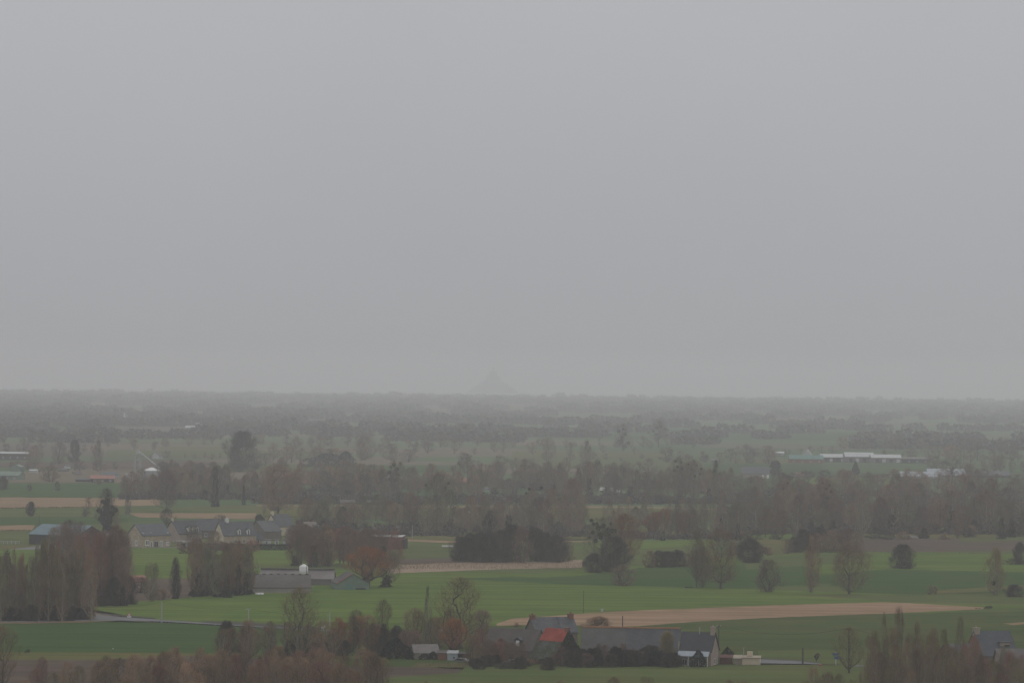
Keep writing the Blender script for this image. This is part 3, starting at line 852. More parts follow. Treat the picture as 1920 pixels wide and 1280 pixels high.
evergreen('shrub', 615, 876, 26, 70, 'wide dark evergreen clump in the left middle distance', (.035, .042, .035))
evergreen('shrub', 648, 876, 30, 26, 'taller dark evergreen at the right of the wide clump', (.035, .042, .035))
tree('bush', 682, 862, 44, 46, 'tall soft grey tree right of the dark evergreen clump', 'grey')
tree('bush', 734, 862, 30, 36, 'rounded grey tree, left of the low pair in the green strip', 'grey')
tree('bush', 765, 866, 24, 40, 'lower grey tree, right of the low pair in the green strip', 'grey')
tree('far', 868, 876, 28, 36, 'flat-topped hazy tree at the centre left', 'grey')
tree('broad', 1028, 872, 50, 32, 'tall hazy tree with open trunk, leftmost of three', 'grey')
tree('far', 1069, 866, 36, 22, 'small hazy tree, middle of three', 'grey')
tree('column', 1100, 878, 50, 30, 'hazy oval tree, rightmost of three', 'purple')
tree('bush', 1455, 894, 30, 24, 'dark round-topped tree by the white-walled house', 'dark')
evergreen('conifer', 1604, 890, 28, 15, 'dark conifer in front of the long pale sheds')
for i, x in enumerate((1490, 1515, 1545, 1580, 1625, 1655)):
    tree('bush', x, 896, R.uniform(8, 16), 34, ('first', 'second', 'third', 'fourth', 'fifth', 'last')[i] + ' shrub from the left in the hedge before the long pale sheds', 'dark', 'hedge before the long pale sheds')
tree('bush', 1702, 905, 26, 28, 'round brown tree before the blue-white shed', 'brown')
tree('broad', 1770, 912, 34, 36, 'brown tree before the blue-white shed roof', 'brown')
tree('broad', 1815, 915, 44, 44, 'taller brown tree right of the blue-white shed roof', 'grey')

# ---- woods and belts (foot rows from far to near)
wood(22, 230, 480, 925, 936, (34, 56), (26, 40), ['broad', 'column'], ['brown', 'purple', 'grey'], 'tree behind the hamlet', 'belt behind the hamlet', ivy=.3)
wood(14, 300, 420, 905, 920, (34, 46), (24, 36), ['broad'], ['brown', 'grey'], 'tree of the far belt', 'far belt right of the silo', ivy=.4)
wood(22, 490, 720, 905, 935, (34, 54), (30, 46), ['broad', 'bush'], ['brown', 'purple', 'grey'], 'tree in the left brown belt', 'brown belt left of centre', ivy=.1)
wood(12, 470, 680, 862, 874, (24, 36), (30, 44), ['far'], ['grey', 'brown'], 'hazy tree below the great round tree', 'trees around the great round tree')
wood(36, 640, 1060, 915, 940, (34, 56), (28, 44), ['broad', 'column', 'bush'], ['brown', 'grey', 'greygreen', 'brown'], 'tree in the centre belt', 'grey-brown belt at the centre', ivy=.15)
wood(24, 840, 1240, 890, 912, (26, 42), (26, 38), ['far'], ['grey', 'brown'], 'hazy tree above the centre belt', 'upper belt at the centre')
wood(30, 1020, 1380, 925, 944, (42, 66), (26, 40), ['broad', 'column'], ['brown', 'grey', 'grey'], 'tree in the tall grey belt', 'tall belt right of centre', ivy=.35)
wood(16, 560, 760, 975, 1000, (34, 50), (30, 44), ['broad'], ['brown', 'greygreen', 'brown'], 'tree behind the dark-red shed', 'trees behind the dark red shed')
wood(34, 760, 1100, 985, 1008, (40, 74), (28, 46), ['broad', 'column', 'slim'], ['greygreen', 'brown', 'olive', 'purple'], 'tree in the loose stand', 'loose stand above the dark thicket', ivy=.12)
wood(9, 1140, 1215, 975, 1003, (30, 54), (22, 34), ['slim', 'column'], ['brown', 'greygreen'], 'tree behind the orange-topped tree', 'slim trees behind the orange-topped tree')
wood(9, 1212, 1305, 1002, 1008, (40, 52), (30, 40), ['willow', 'broad'], ['orange', 'red', 'orange'], 'tree of the orange-red row', 'orange-red trees right of centre')
wood(14, 1240, 1390, 1000, 1014, (40, 72), (18, 36), ['slim', 'broad', 'shoots'], ['greygreen', 'grey', 'brown'], 'thin tree before the wood', 'thin trees before the wood', ivy=.3)
wood(17, 1360, 1920, 915, 930, (24, 42), (34, 56), ['broad', 'far'], ['brown', 'grey', 'purple'], 'tree, rear row of the wood', 'rear row of the right-hand wood')
wood(24, 1350, 1920, 935, 955, (32, 58), (34, 54), ['broad', 'broad', 'column', 'far'], ['brown', 'grey', 'purple', 'red'], 'tree, third row of the wood', 'third row of the right-hand wood')
wood(30, 1350, 1925, 962, 984, (38, 68), (32, 54), ['broad', 'broad', 'column', 'open'], ['brown', 'purple', 'grey', 'red'], 'tree, second row of the wood', 'second row of the right-hand wood', ivy=.15)
wood(36, 1375, 1925, 996, 1012, (40, 80), (30, 50), ['broad', 'open', 'broad', 'slim'], ['brown', 'purple', 'brown', 'greygreen'], 'tree, front row of the wood', 'front row of the right-hand wood', ivy=.35)
wood(16, 1370, 1925, 1006, 1014, (14, 26), (26, 44), ['bush'], ['dark', 'dark', 'brown'], 'shrub under the wood', 'undergrowth of the right-hand wood')
wood(9, 1480, 1610, 1030, 1038, (26, 44), (34, 44), ['bush'], ['brown', 'dark', 'red'], 'shrub in the thicket before the wood', 'thicket before the right-hand wood')
wood(5, 1370, 1480, 1036, 1046, (16, 30), (20, 34), ['bush'], ['brown', 'tan'], 'low scrub between fields', 'low scrub between fields')
# hamlet and farm trees
wood(15, 548, 742, 1058, 1066, (60, 78), (38, 52), ['broad', 'bush'], ['red', 'brown', 'purple'], 'tree behind the feed silo', 'reddish row behind the feed silo', ivy=.45)
wood(7, 535, 700, 1026, 1034, (34, 44), (36, 48), ['bush', 'broad'], ['red', 'purple'], 'tree beside the dark-red shed', 'reddish trees right of the hamlet')
wood(9, 345, 480, 1032, 1038, (14, 24), (24, 34), ['bush'], ['red', 'brown'], 'low shrub before the hamlet', 'shrubs before the hamlet')
wood(12, 362, 470, 1116, 1124, (78, 106), (30, 46), ['broad', 'column'], ['brown', 'greygreen', 'brown'], 'ivy-trunked tree beside the shed', 'ivy-trunked trees beside the shed', ivy=1.0)
wood(7, 368, 460, 1112, 1120, (34, 60), (20, 28), ['column'], ['dark'], 'ivied stump by the shed', 'dark ivied trees beside the shed', ivy=1.0)
tree('column', 329, 1126, 78, 30, 'dark upright ivied tree standing alone left of the ivy-trunked trees', 'dark', ivy=.85)
tree('column', 331, 1126, 62, 24, 'shorter dark ivied tree close against the lone upright one', 'dark', ivy=.9)
tree('shoots', 286, 1131, 74, 44, 'olive many-stemmed tree left of the lone dark ivied tree', 'olive')
tree('bush', 300, 1128, 24, 44, 'low brown shrub between the olive tree and the dark ivied tree', 'brown')
tree('bush', 262, 1112, 30, 50, 'brown shrub in front of the small pink-roofed cottage', 'brown')
wood(8, 176, 240, 1132, 1140, (110, 145), (38, 50), ['broad', 'column'], ['red', 'red', 'purple'], 'tree right of the poplars', 'tall dark-red trees', ivy=.3)
wood(7, 182, 246, 1134, 1140, (44, 66), (26, 32), ['bush'], ['dark'], 'ivied shrub right of the poplars', 'shrubs under the dark-red trees', ivy=.9)
wood(14, 118, 236, 1060, 1100, (62, 98), (40, 56), ['broad'], ['red', 'brown', 'purple'], 'tree behind the poplar grove', 'reddish trees behind the poplars')
wood(11, -6, 60, 1160, 1171, (98, 130), (24, 40), ['column', 'slim'], ['brown', 'olive', 'red', 'grey', 'tan'], 'poplar of the roadside grove', 'roadside poplar grove')
wood(22, 60, 176, 1160, 1171, (112, 158), (24, 40), ['column', 'slim', 'slim'], ['brown', 'olive', 'red', 'brown', 'greygreen', 'tan'], 'poplar of the roadside grove', 'roadside poplar grove')
wood(14, -4, 170, 1164, 1170, (22, 40), (26, 40), ['bush'], ['dark'], 'shrub beneath the roadside poplars', 'undergrowth of the poplar grove')
evergreen('conifer', 12, 1120, 92, 40, 'dark conifer top over the left end of the poplar grove', (.036, .042, .024))
evergreen('shrub', 96, 1110, 88, 26, 'dark ivied tree top in the middle of the poplar grove', (.036, .042, .024))
tree('broad', 100, 1052, 62, 40, 'hazy small tree in front of the blue-roofed barn', 'greygreen')
# near centre
tree('open', 560, 1234, 128, 96, 'large olive tree with twin dark trunks by the road', 'olive')
tree('bush', 425, 1228, 62, 40, 'dark ivied shrub, left one of two at the field corner', 'dark', ivy=.9)
tree('bush', 462, 1228, 56, 36, 'dark ivied shrub, right one of two at the field corner', 'dark', ivy=.9)
wood(12, 410, 640, 1230, 1244, (54, 84), (40, 60), ['shoots', 'open', 'bush'], ['brown', 'brown', 'olive'], 'shrub near the twin-trunked tree', 'brown shrubs under the twin-trunked tree')
wood(5, 530, 650, 1234, 1238, (30, 52), (34, 44), ['bush'], ['dark'], 'shrub under the twin-trunked tree', 'dark shrubs under the twin-trunked tree')
wood(7, 625, 720, 1222, 1232, (46, 76), (36, 50), ['bush', 'open'], ['red', 'orange', 'brown'], 'bush behind the red car', 'reddish bushes behind the red car')
tree('open', 718, 1214, 88, 44, 'upright dark-limbed tree between the road tree and the white-roofed cottage', 'olive', ivy=.5)
tree('open', 668, 1206, 62, 44, 'small olive tree with fork of dark limbs by the road', 'olive', ivy=.5)
tree('slim', 801, 1226, 122, 22, 'narrow dark spire-like tree above the small cottage', 'dark')
tree('open', 862, 1222, 136, 116, 'largest round tree of the near farm, thin and olive', 'olive')
tree('bush', 905, 1212, 66, 54, 'dense dark bush left of the slate farmhouse', 'purple')
tree('willow', 852, 1236, 74, 58, 'orange willow behind the small grey-blue shed', 'orange')
wood(5, 760, 850, 1208, 1222, (52, 82), (44, 58), ['open', 'shoots'], ['brown', 'olive', 'red'], 'thin tree behind the cottage', 'thin trees behind the cottage')
wood(6, 700, 790, 1226, 1238, (44, 62), (34, 46), ['bush'], ['dark', 'purple'], 'shrub left of the cottage', 'dark shrubs left of the cottage')
evergreen('shrub', 742, 1240, 44, 46, 'dark green holly-like shrub left of the small cottage', (.020, .028, .020))
evergreen('shrub', 769, 1242, 26, 14, 'small dark clipped evergreen in front of the cottage', (.018, .024, .018))
evergreen('shrub', 796, 1242, 18, 22, 'grey-green rounded shrub before the cottage wall', (.06, .065, .045))
evergreen('shrub', 812, 1242, 22, 20, 'dark green rounded shrub before the cottage wall', (.035, .045, .028))
# near farm shrubs
wood(26, 1046, 1266, 1246, 1257, (30, 44), (26, 40), ['bush'], ['dark', 'dark', 'purple'], 'shrub screening the long barn', 'dark shrubs before the long barn', ivy=.2)
for i, (x, h) in enumerate(((1075, 30), (1118, 26), (1160, 40), (1185, 36), (1228, 34), (1258, 30))):
    evergreen('shrub', x, 1254, h, 34, ('first', 'second', 'third', 'fourth', 'fifth', 'sixth')[i] + ' evergreen from the left among the shrubs before the long barn', (.026, .032, .024), 'evergreens before the long barn')
tree('dense', 1251, 1250, 64, 36, 'yellow-green tall shrub at the right end of the long barn', 'olive')
evergreen('shrub', 1309, 1256, 38, 24, 'round dark-green cypress in front of the house with the white veranda', (.014, .026, .016))
evergreen('conifer', 1364, 1232, 22, 26, 'dark fir behind the dark red shed by the cream garage', (.03, .038, .024))
wood(15, 876, 1050, 1250, 1262, (16, 32), (24, 34), ['bush'], ['dark', 'dark', 'brown'], 'shrub before the slate farmhouse', 'low shrubs before the slate farmhouse')
wood(7, 884, 975, 1245, 1253, (40, 66), (34, 46), ['open', 'bush'], ['brown', 'red'], 'thin tree before the slate farmhouse', 'thin trees before the slate farmhouse')
tree('dense', 1122, 1180, 25, 56, 'tan rounded bush behind the long slate barn', 'straw')
tree('shoots', 968, 1180, 14, 20, 'small scrub left of the twin-chimney house', 'brown')
for i, x in enumerate((1404, 1410, 1418)):
    evergreen('shrub', x, 1251, 4, 6, ('left', 'middle', 'right')[i] + ' one of three tiny green bushes at the foot of the cream garage', (.03, .05, .02), 'tiny bushes at the cream garage')
tree('farbush', 51, 1229, 14, 13, 'small dark round bush at the left edge of the near green field', 'dark')
# bottom edge
wood(52, 186, 724, 1298, 1336, (62, 92), (36, 60), ['shoots', 'bush', 'bush', 'open'], ['red', 'straw', 'straw', 'brown'], 'sapling clump, bottom edge', 'reddish saplings at the bottom edge')
wood(9, 40, 200, 1296, 1320, (44, 72), (30, 44), ['open', 'shoots'], ['brown', 'red', 'olive'], 'sapling clump, bottom left', 'thin saplings at the bottom left')
tree('open', 4, 1300, 124, 60, 'dark tree trunk at the bottom left corner', 'brown')
wood(7, 740, 1480, 1310, 1336, (36, 56), (36, 54), ['open', 'shoots'], ['olive', 'brown'], 'sapling clump on olive grass', 'saplings on the olive grass')
tree('open', 1592, 1268, 90, 66, 'thin spreading tree around the wooden power pole', 'olive')
wood(10, 1500, 1632, 1296, 1330, (34, 62), (26, 42), ['shoots', 'open'], ['brown', 'olive'], 'low clump by the road end', 'bottom-right thicket')
wood(30, 1628, 1790, 1284, 1330, (66, 118), (22, 38), ['shoots', 'slim', 'open'], ['brown', 'brown', 'olive'], 'clump in the bottom-right thicket', 'bottom-right thicket')
wood(24, 1770, 1926, 1292, 1334, (60, 104), (26, 44), ['shoots', 'open'], ['brown', 'red', 'olive'], 'clump before the bottom-right houses', 'saplings before the bottom-right houses')
for x, t, w in ((1656, 1154, 26), (1686, 1145, 30), (1718, 1168, 28), (1770, 1184, 26), (1799, 1162, 24), (1640, 1186, 30), (1672, 1180, 34), (1706, 1190, 36), (1744, 1192, 36)):
    tree(R.choice(['shoots', 'slim']), x, 1300, 1300 - t, w, single_out('poplar shoot, bottom-right thicket', 'brown', x, 'tall' if t < 1165 else 'short', 'slim', 0), R.choice(['brown', 'olive']), 'slender poplars of the bottom-right thicket')

# ---- scattered hedgerow trees of the middle distance
for (x0, x1, y, n, h) in ((0, 300, 846, 7, 16), (200, 700, 836, 16, 18), (280, 420, 860, 8, 12), (700, 1000, 850, 9, 20), (560, 900, 838, 14, 20),
                          (900, 1300, 838, 14, 16), (1000, 1260, 862, 8, 12), (1250, 1460, 868, 12, 26), (1380, 1560, 852, 10, 14), (1560, 1920, 842, 18, 22),
                          (1640, 1920, 862, 16, 24), (1740, 1920, 884, 12, 26), (0, 240, 882, 10, 16), (860, 1000, 880, 8, 20), (1380, 1540, 905, 8, 14)):
    for i in range(n):
        x = x0 + (x1 - x0) * (i + R.random()) / n
        hh = h * R.uniform(.55, 1.3)
        kd, tn = R.choice(['far', 'farbush', 'far']), R.choice(['grey', 'brown', 'grey', 'greygreen'])
        far_ = 'farthest' if y < 845 else 'middle' if y < 870 else 'nearest'
        tree(kd, x, y + R.uniform(-3, 3), hh, hh * R.uniform(.8, 1.6), single_out(f'tree of the {far_} hedgerow', tn, x, 'large' if hh > h else 'small', kd, 0), tn, 'hedgerow trees of the middle distance', name='hedgerow_tree')

# ---- far woods and hedges that read as one mass
def far_mass(name, rows, seed):
    rs = np.random.RandomState(seed)
    tmpl = []
    for k in range(3):
        n = 90
        z = rs.uniform(.02, 1, n); a = rs.uniform(0, 6.28, n)
        r = .5 * np.sqrt(np.clip(1 - ((z - .5) / .55) ** 2, 0, 1)) * rs.uniform(.2, 1, n) ** .4
        p = np.stack([r * np.cos(a), r * np.sin(a), z * .9], 1)
        tmpl.append(blades(rs, p, np.stack([np.cos(a), np.sin(a), np.full(n, .6)], 1), .30, .26, .7))
    V, C = [], []
    tones = np.array([(.120, .104, .096), (.140, .112, .100), (.105, .108, .090), (.150, .114, .098), (.088, .090, .080)])
    for (y, x0, x1, cover, hm) in rows:
        x = x0
        on = True
        run = rs.uniform(30, 160)
        while x < x1:
            p = P(x, y + ((x - 960) * .01 if y < 850 else 0) + rs.uniform(-1.2, 1.2))
            s = p.y / F_PX
            h = rs.uniform(.6, 1.15) * hm * (1.25 if rs.rand() < .12 else 1)
            w = h * rs.uniform(.8, 1.5)
            step = w / s * rs.uniform(.35, .75)
            if on:
                t = tmpl[rs.randint(3)]
                ca, sa = math.cos(rs.uniform(0, 6.28)), math.sin(rs.uniform(0, 6.28))
                q = t * np.array([w, w, h])
                V.append(q + np.array([p.x, p.y, -.2]))
                c = tones[rs.randint(5)] * rs.uniform(.85, 1.15)
                C.append(np.repeat(np.append(c, 1)[None], len(q), 0))
            run -= step
            if run < 0:
                on = rs.rand() < cover
                run = rs.uniform(20, 120) if on else rs.uniform(10, 70)
            x += step
    V = np.concatenate(V); C = np.concatenate(C)
    me = mesh_np(name, V, np.arange(len(V)).reshape(-1, 3), 3)
    at = me.color_attributes.new('tint', 'FLOAT_COLOR', 'POINT')
    at.data.foreach_set('color', C.astype(np.float32).ravel())
    me.materials.append(M['far_mass'])
    o = bpy.data.objects.new(name, me)
    col.objects.link(o)
    return o

rows = []
for y, c, h in ((749.5, 1, 16), (752, .95, 15), (755, .95, 14), (758, .85, 14), (762, .8, 13), (767, .7, 12), (772, .55, 11), (778, .5, 10)):
    rows.append((y, -60, 1980, c, h))
o = far_mass('distant_woodland', rows, 4)
tag(o, 'continuous grey woodland closing the plain along the horizon', 'woodland', kind='stuff')
rows = []
for y, c in ((784, .42), (791, .4), (799, .34), (808, .3), (818, .28), (829, .24)):
    rows.append((y, -60, 1980, c, 10))
for y in (782, 789, 797, 805):
    rows.append((y, -60, 640, .7, 10))
for y in (812, 822):
    rows.append((y, 380, 1000, .7, 11))
for y in (802, 818, 834):
    rows.append((y, 1600, 1980, .6, 10))
rows += [(838, -60, 330, .5, 9), (795, 640, 1200, .7, 11)]
o = far_mass('distant_hedgerows', rows, 9)
tag(o, 'hazy hedgerows and copses layered across the far plain', 'hedgerows', kind='stuff')

rows = []
for x0, x1, ys, c, h in ((480, 1340, (936, 940, 944), .85, 3.2), (600, 1330, (908, 916), .7, 3.0), (750, 1110, (990, 998, 1006), .75, 2.6), (560, 760, (984, 996, 1003), .8, 3.0),
                         (1110, 1400, (1004, 1010), .7, 2.2), (1350, 1980, (930, 945, 960, 976, 990, 1002), .9, 3.6), (230, 480, (930, 936), .8, 3.0), (480, 720, (922, 932), .8, 3.0)):
    for y in ys:
        rows.append((y, x0, x1, c, h))
o = far_mass('undergrowth', rows, 21)
tag(o, 'brown brambly undergrowth beneath the middle-distance tree belts', 'undergrowth', kind='stuff')

# ---- dry reeds as upright blades
def reeds(x0, x1, yt, yb, n, h, seed):
    rs = np.random.RandomState(seed)
    pts = [P(rs.uniform(x0, x1), rs.uniform(yt, yb)) for _ in range(n)]
    st = np.array([(p.x, p.y, 0) for p in pts])
    V = blades(rs, st, np.tile(np.array([0, 0, 1.0]), (n, 1)), h, h * .18, .2)
    me = mesh_np('reeds', V, np.arange(len(V)).reshape(-1, 3), 3)
    me.materials.append(M['reeds'])
    o = bpy.data.objects.new('reeds', me)
    col.objects.link(o)
    return o
tag(reeds(730, 1092, 1058, 1070, 5000, 1.0, 3), 'long strip of dry tan reeds below the big dark thicket', 'reeds', kind='stuff')
tag(reeds(780, 880, 1249, 1257, 2500, .9, 4), 'patch of dry tan grass before the grey-blue shed', 'dry grass', kind='stuff')

def margin(lines, per_px, h, seed, mat):
    rs = np.random.RandomState(seed)
    st, hh = [], []
    for ln in lines:
        for (xa, ya), (xb, yb) in zip(ln[:-1], ln[1:]):
            n = int(abs(xb - xa) * per_px)
            t = rs.uniform(0, 1, n)
            clump = (np.sin(t * 37 + xa) + np.sin(t * 91 + ya) + rs.normal(0, .8, n)) > -.4
            for q, ok in zip(t, clump):
                if ok:
                    p = P(xa + (xb - xa) * q, ya + (yb - ya) * q + rs.normal(0, .35))
                    st.append((p.x, p.y, 0))
    st = np.array(st)
    V = blades(rs, st, np.tile(np.array([0, 0, 1.0]), (len(st), 1)), h, h * .6, .5)
    me = mesh_np('grass_margin', V, np.arange(len(V)).reshape(-1, 3), 3)
    me.materials.append(M[mat])
    o = bpy.data.objects.new('grass_margin', me); col.objects.link(o)
    return o
_rs = np.random.RandomState(44)
_st = []
for fx, fy, fw in FEET:  # added ring of tufts, coloured dark to stand in for contact shade under trees
    for _ in range(40):
        a_, r_ = _rs.uniform(0, 6.28), fw * .34 * _rs.uniform(0, 1) ** .7
        _st.append((fx + r_ * math.cos(a_), fy + r_ * math.sin(a_), 0))
V = blades(_rs, np.array(_st), np.tile(np.array([0, 0, 1.0]), (len(_st), 1)), .55, .4, .6)
me = mesh_np('rough_grass', V, np.arange(len(V)).reshape(-1, 3), 3); me.materials.append(M['earth_bank'])
o = bpy.data.objects.new('rough_grass', me); col.objects.link(o)
tag(o, 'dark grass tufts added as contact shade around the feet of the nearer trees', 'grass', kind='stuff')
tag(margin([[(945, 1166), (1150, 1150.5), (1440, 1139), (1660, 1132.5), (1800, 1139.5)], [(1200, 1178), (1300, 1170), (1440, 1162.5), (1660, 1154.5), (1840, 1146)],
            [(900, 1092), (1120, 1101), (1380, 1107), (1700, 1118), (1920, 1118)], [(740, 1080), (900, 1072), (1092, 1067)]], 7, .5, 31, 'olive'),
    'ragged grassy margins between the fields', 'grass', kind='stuff')
tag(margin([[(188, 1156), (292, 1165), (400, 1172.5), (600, 1184)], [(1424, 1241), (1540, 1249.5)], [(-5, 1229), (200, 1228), (400, 1230)], [(1590, 1036), (1920, 1041)], [(1195, 1068), (1470, 1058)],
            [(-5, 1174), (160, 1171)], [(180, 1138), (300, 1130), (470, 1116)]], 8, .6, 33, 'earth_bank'),
    'dark rough grass along ditches and road verges', 'grass', kind='stuff')
tag(margin([[(1750, 1116), (1800, 1110), (1880, 1106)], [(780, 1253), (880, 1254)], [(1370, 1015), (1400, 1018)], [(1640, 1030), (1632, 1033)], [(0, 953), (180, 951)], [(0, 995), (60, 995)]], 12, .6, 35, 'tan'),
    'tufts of dry pale grass at the field ends', 'grass', kind='stuff')

# ------------------------------------------------------------------ buildings
def house(name, px, py, L, W, eave, ridge, yaw, wall, roof, label, cat='house', roof_name='roof', overhang=.25, group=None):
    """gabled building; origin at the foot of the front wall's middle, ridge along local x"""
    root = empty(name, P(px, py), math.radians(yaw))
    tag(root, label, cat, group)
    wb = MB()
    wb.extrude_x([(0, 0), (W, 0), (W, eave), (W / 2, ridge - .12), (0, eave)], -L / 2, L / 2)
    wb.build('wall', M[wall], root)
    sl = (ridge - eave) / (W / 2)
    oy, ox, th = overhang, overhang, .16
    rb = MB()
    for sgn in (0, 1):
        ye = -oy if sgn == 0 else W + oy
        ze = eave - sl * oy
        y1 = W / 2
        rb.hexa([(-L / 2 - ox, ye, ze), (L / 2 + ox, ye, ze), (L / 2 + ox, y1, ridge), (-L / 2 - ox, y1, ridge),
                 (-L / 2 - ox, ye, ze + th), (L / 2 + ox, ye, ze + th), (L / 2 + ox, y1, ridge + th), (-L / 2 - ox, y1, ridge + th)] if sgn == 0 else
                [(-L / 2 - ox, y1 + .002, ridge), (L / 2 + ox, y1 + .002, ridge), (L / 2 + ox, ye, ze), (-L / 2 - ox, ye, ze),
                 (-L / 2 - ox, y1 + .002, ridge + th), (L / 2 + ox, y1 + .002, ridge + th), (L / 2 + ox, ye, ze + th), (-L / 2 - ox, ye, ze + th)])
    r = rb.build(roof_name, M[roof], root)
    root['dims'] = (L, W, eave, ridge)
    return root, r

def window(root, x, z, w, h, face='front', dims=None, frame='white', door=False, name=None, t=.09):
    L, W = dims
    f = MB()
    def bx(u0, u1, z0, z1, d0, d1):
        if face == 'front': f.box(u0, u1, -d1, -d0, z0, z1)
        elif face == 'left': f.box(-L / 2 - d1, -L / 2 - d0, u0, u1, z0, z1)
        else: f.box(L / 2 + d0, L / 2 + d1, u0, u1, z0, z1)
    bx(x - w / 2, x - w / 2 + t, z, z + h, -.02, .07)
    bx(x + w / 2 - t, x + w / 2, z, z + h, -.02, .07)
    bx(x - w / 2 + t, x + w / 2 - t, z, z + t, -.02, .07)
    bx(x - w / 2 + t, x + w / 2 - t, z + h - t, z + h, -.02, .07)
    if not door: bx(x - w / 2 - .08, x + w / 2 + .08, z - .1, z - .002, -.02, .13)
    if w > .9: bx(x - t / 2, x + t / 2, z + t, z + h - t, -.02, .06)
    o = f.build(name or ('door' if door else 'window'), M[frame], root)
    f = MB()
    bx(x - w / 2 + t, x + w / 2 - t, z + t, z + h - t, -.01, .025)
    f.build('pane', M['glass'], o)
    return o

def chimney(roof, x, y, z0, z1, w, mat, pots=2, pot='red_tile'):
    c = MB()
    c.box(x - w * .4, x + w * .4, y - w / 2, y + w / 2, z0, z1)
    c.box(x - w * .46, x + w * .46, y - w * .56, y + w * .56, z1 + .002, z1 + .14)
    for k in range(pots):
        yy = y + (k - (pots - 1) / 2) * w * .45
        c.tube((x, yy, z1 + .14), (x, yy, z1 + .5), .13, .11, 8)
    return c.build('chimney', M[mat], roof)

def dormer(root, x, zb, w, h, dims, mat='slate_dark', front='white', depth=2.2, pf=.3):
    """small gabled dormer on the front slope; zb = foot of its window"""
    L, W, eave, ridge = dims
    sl = (ridge - eave) / (W / 2)
    yb = (zb - eave) / sl
    d = MB()
    d.extrude_x([(0, 0), (0, 0), (0, 0)], 0, 0) if False else None
    poly = [(-w / 2, 0), (w / 2, 0), (w / 2, h), (0, h + w * .42), (-w / 2, h)]
    n = len(poly)
    vs = [(x + a, yb, zb + b) for a, b in poly] + [(x + a, yb + depth, zb + b) for a, b in poly]
    d.add(vs, [tuple(range(n)), tuple(range(n, 2 * n))[::-1]] + [(i, i + n, (i + 1) % n + n, (i + 1) % n) for i in range(n)])
    o = d.build('dormer', M[front], root)
    r = MB()
    for s in (-1, 1):
        a, b2 = (w / 2 + .18) * s, h - .07
        r.hexa([(x + a, yb - .2, zb + b2), (x, yb - .2, zb + h + w * .42 + .03), (x, yb + depth + .3, zb + h + w * .42 + .03), (x + a, yb + depth + .3, zb + b2),
                (x + a, yb - .2, zb + b2 + .1), (x, yb - .2, zb + h + w * .42 + .13), (x, yb + depth + .3, zb + h + w * .42 + .13), (x + a, yb + depth + .3, zb + b2 + .1)])
    r.build('dormer_roof', M[mat], o)
    p = MB()
    p.box(x - w * pf, x + w * pf, yb - .03, yb + .01, zb + .15, zb + h - .1)
    p.build('pane', M['glass'], o)
    return o

def flatbox(name, px, py, L, W, h, yaw, wall, roof, label, cat='shed', group=None, drop=.35):
    """shed with a single low-pitched roof"""
    root = empty(name, P(px, py), math.radians(yaw))
    tag(root, label, cat, group)
    b = MB(); b.extrude_x([(0, 0), (W, 0), (W, h + drop), (0, h)], -L / 2, L / 2); b.build('wall', M[wall], root)
    r = MB()
    r.hexa([(-L / 2 - .15, -.2, h), (L / 2 + .15, -.2, h), (L / 2 + .15, W + .2, h + drop + .02), (-L / 2 - .15, W + .2, h + drop + .02),
            (-L / 2 - .15, -.2, h + .14), (L / 2 + .15, -.2, h + .14), (L / 2 + .15, W + .2, h + drop + .16), (-L / 2 - .15, W + .2, h + drop + .16)])
    r.build('roof', M[roof], root)
    return root

# --- near farm
hA, rA = house('farmhouse', 950, 1243, 11.6, 8.5, 2.9, 7.0, -26, 'stone', 'slate_brown', 'brownish slate farmhouse with one white dormer, left of the red-topped roof')
window(hA, 1.2, 0, 1.1, 2.1, dims=(11, 8.5), door=True, frame='dark_wood'); window(hA, 3.6, .9, 1.1, 1.2, dims=(11, 8.5), frame='dark_wood')
dormer(hA, 2.2, 3.6, 1.3, 1.35, (11, 8.5, 2.9, 7.0), 'slate_dark', 'slate_dark')
b = MB(); b.box(1.8, 2.6, .60, .68, 3.72, 4.9); b.build('window', M['white'], hA)
hB, rB = house('farmhouse', 1044, 1224, 9.6, 7.6, 4.6, 7.6, 18, 'stone', 'slate', 'grey slate house with a brick chimney at each end behind the red-topped roof')
chimney(rB, -4.5, 3.8, 7.0, 8.1, 1.2, 'brick', 2)
chimney(rB, 4.4, 3.8, 7.0, 8.3, 1.3, 'brick', 2, 'offwhite')
window(hB, -2, 1, 1, 1.2, dims=(9.6, 7.6)); window(hB, 2, 1, 1, 1.2, dims=(9.6, 7.6))
b = MB(); b.tube((1.15, 3.7, 7.85), (1.15, -.2, 4.8), .05, .05, 5); b.build('roof_seam', M['slate_dark'], rB)
hC, rC = house('barn', 1016, 1250, 6.4, 9.0, 1.9, 7.7, -46, 'stone', 'moss_slate', 'small barn with rusty red upper roof over mossy slates, its gable thick with ivy')
sl = (7.7 - 1.9) / 4.5
b = MB()
ya, yb_ = 2.5, 4.5
za, zb_ = 1.9 + sl * ya + .19, 7.7 + .19
for k in range(8):
    x0 = -3.45 + k * .8625
    b2 = MB()
    b2.hexa([(x0 + .01, ya + .05 * (k % 2), za + .06 * (k % 2)), (x0 + .85, ya + .05 * (k % 2), za + .06 * (k % 2)), (x0 + .85, yb_, zb_), (x0 + .01, yb_, zb_),
             (x0 + .01, ya + .05 * (k % 2), za + .05 + .06 * (k % 2)), (x0 + .85, ya + .05 * (k % 2), za + .05 + .06 * (k % 2)), (x0 + .85, yb_, zb_ + .05), (x0 + .01, yb_, zb_ + .05)])
    b2.build('roof_sheet', M['red_sheet'], rC)
rs = np.random.RandomState(8)
n = 2600
yy = rs.uniform(.2, 8.8, n); zt = np.minimum(1.9 + sl * np.minimum(yy, 9 - yy), 7.4)
zz = rs.uniform(0, 1, n) * zt
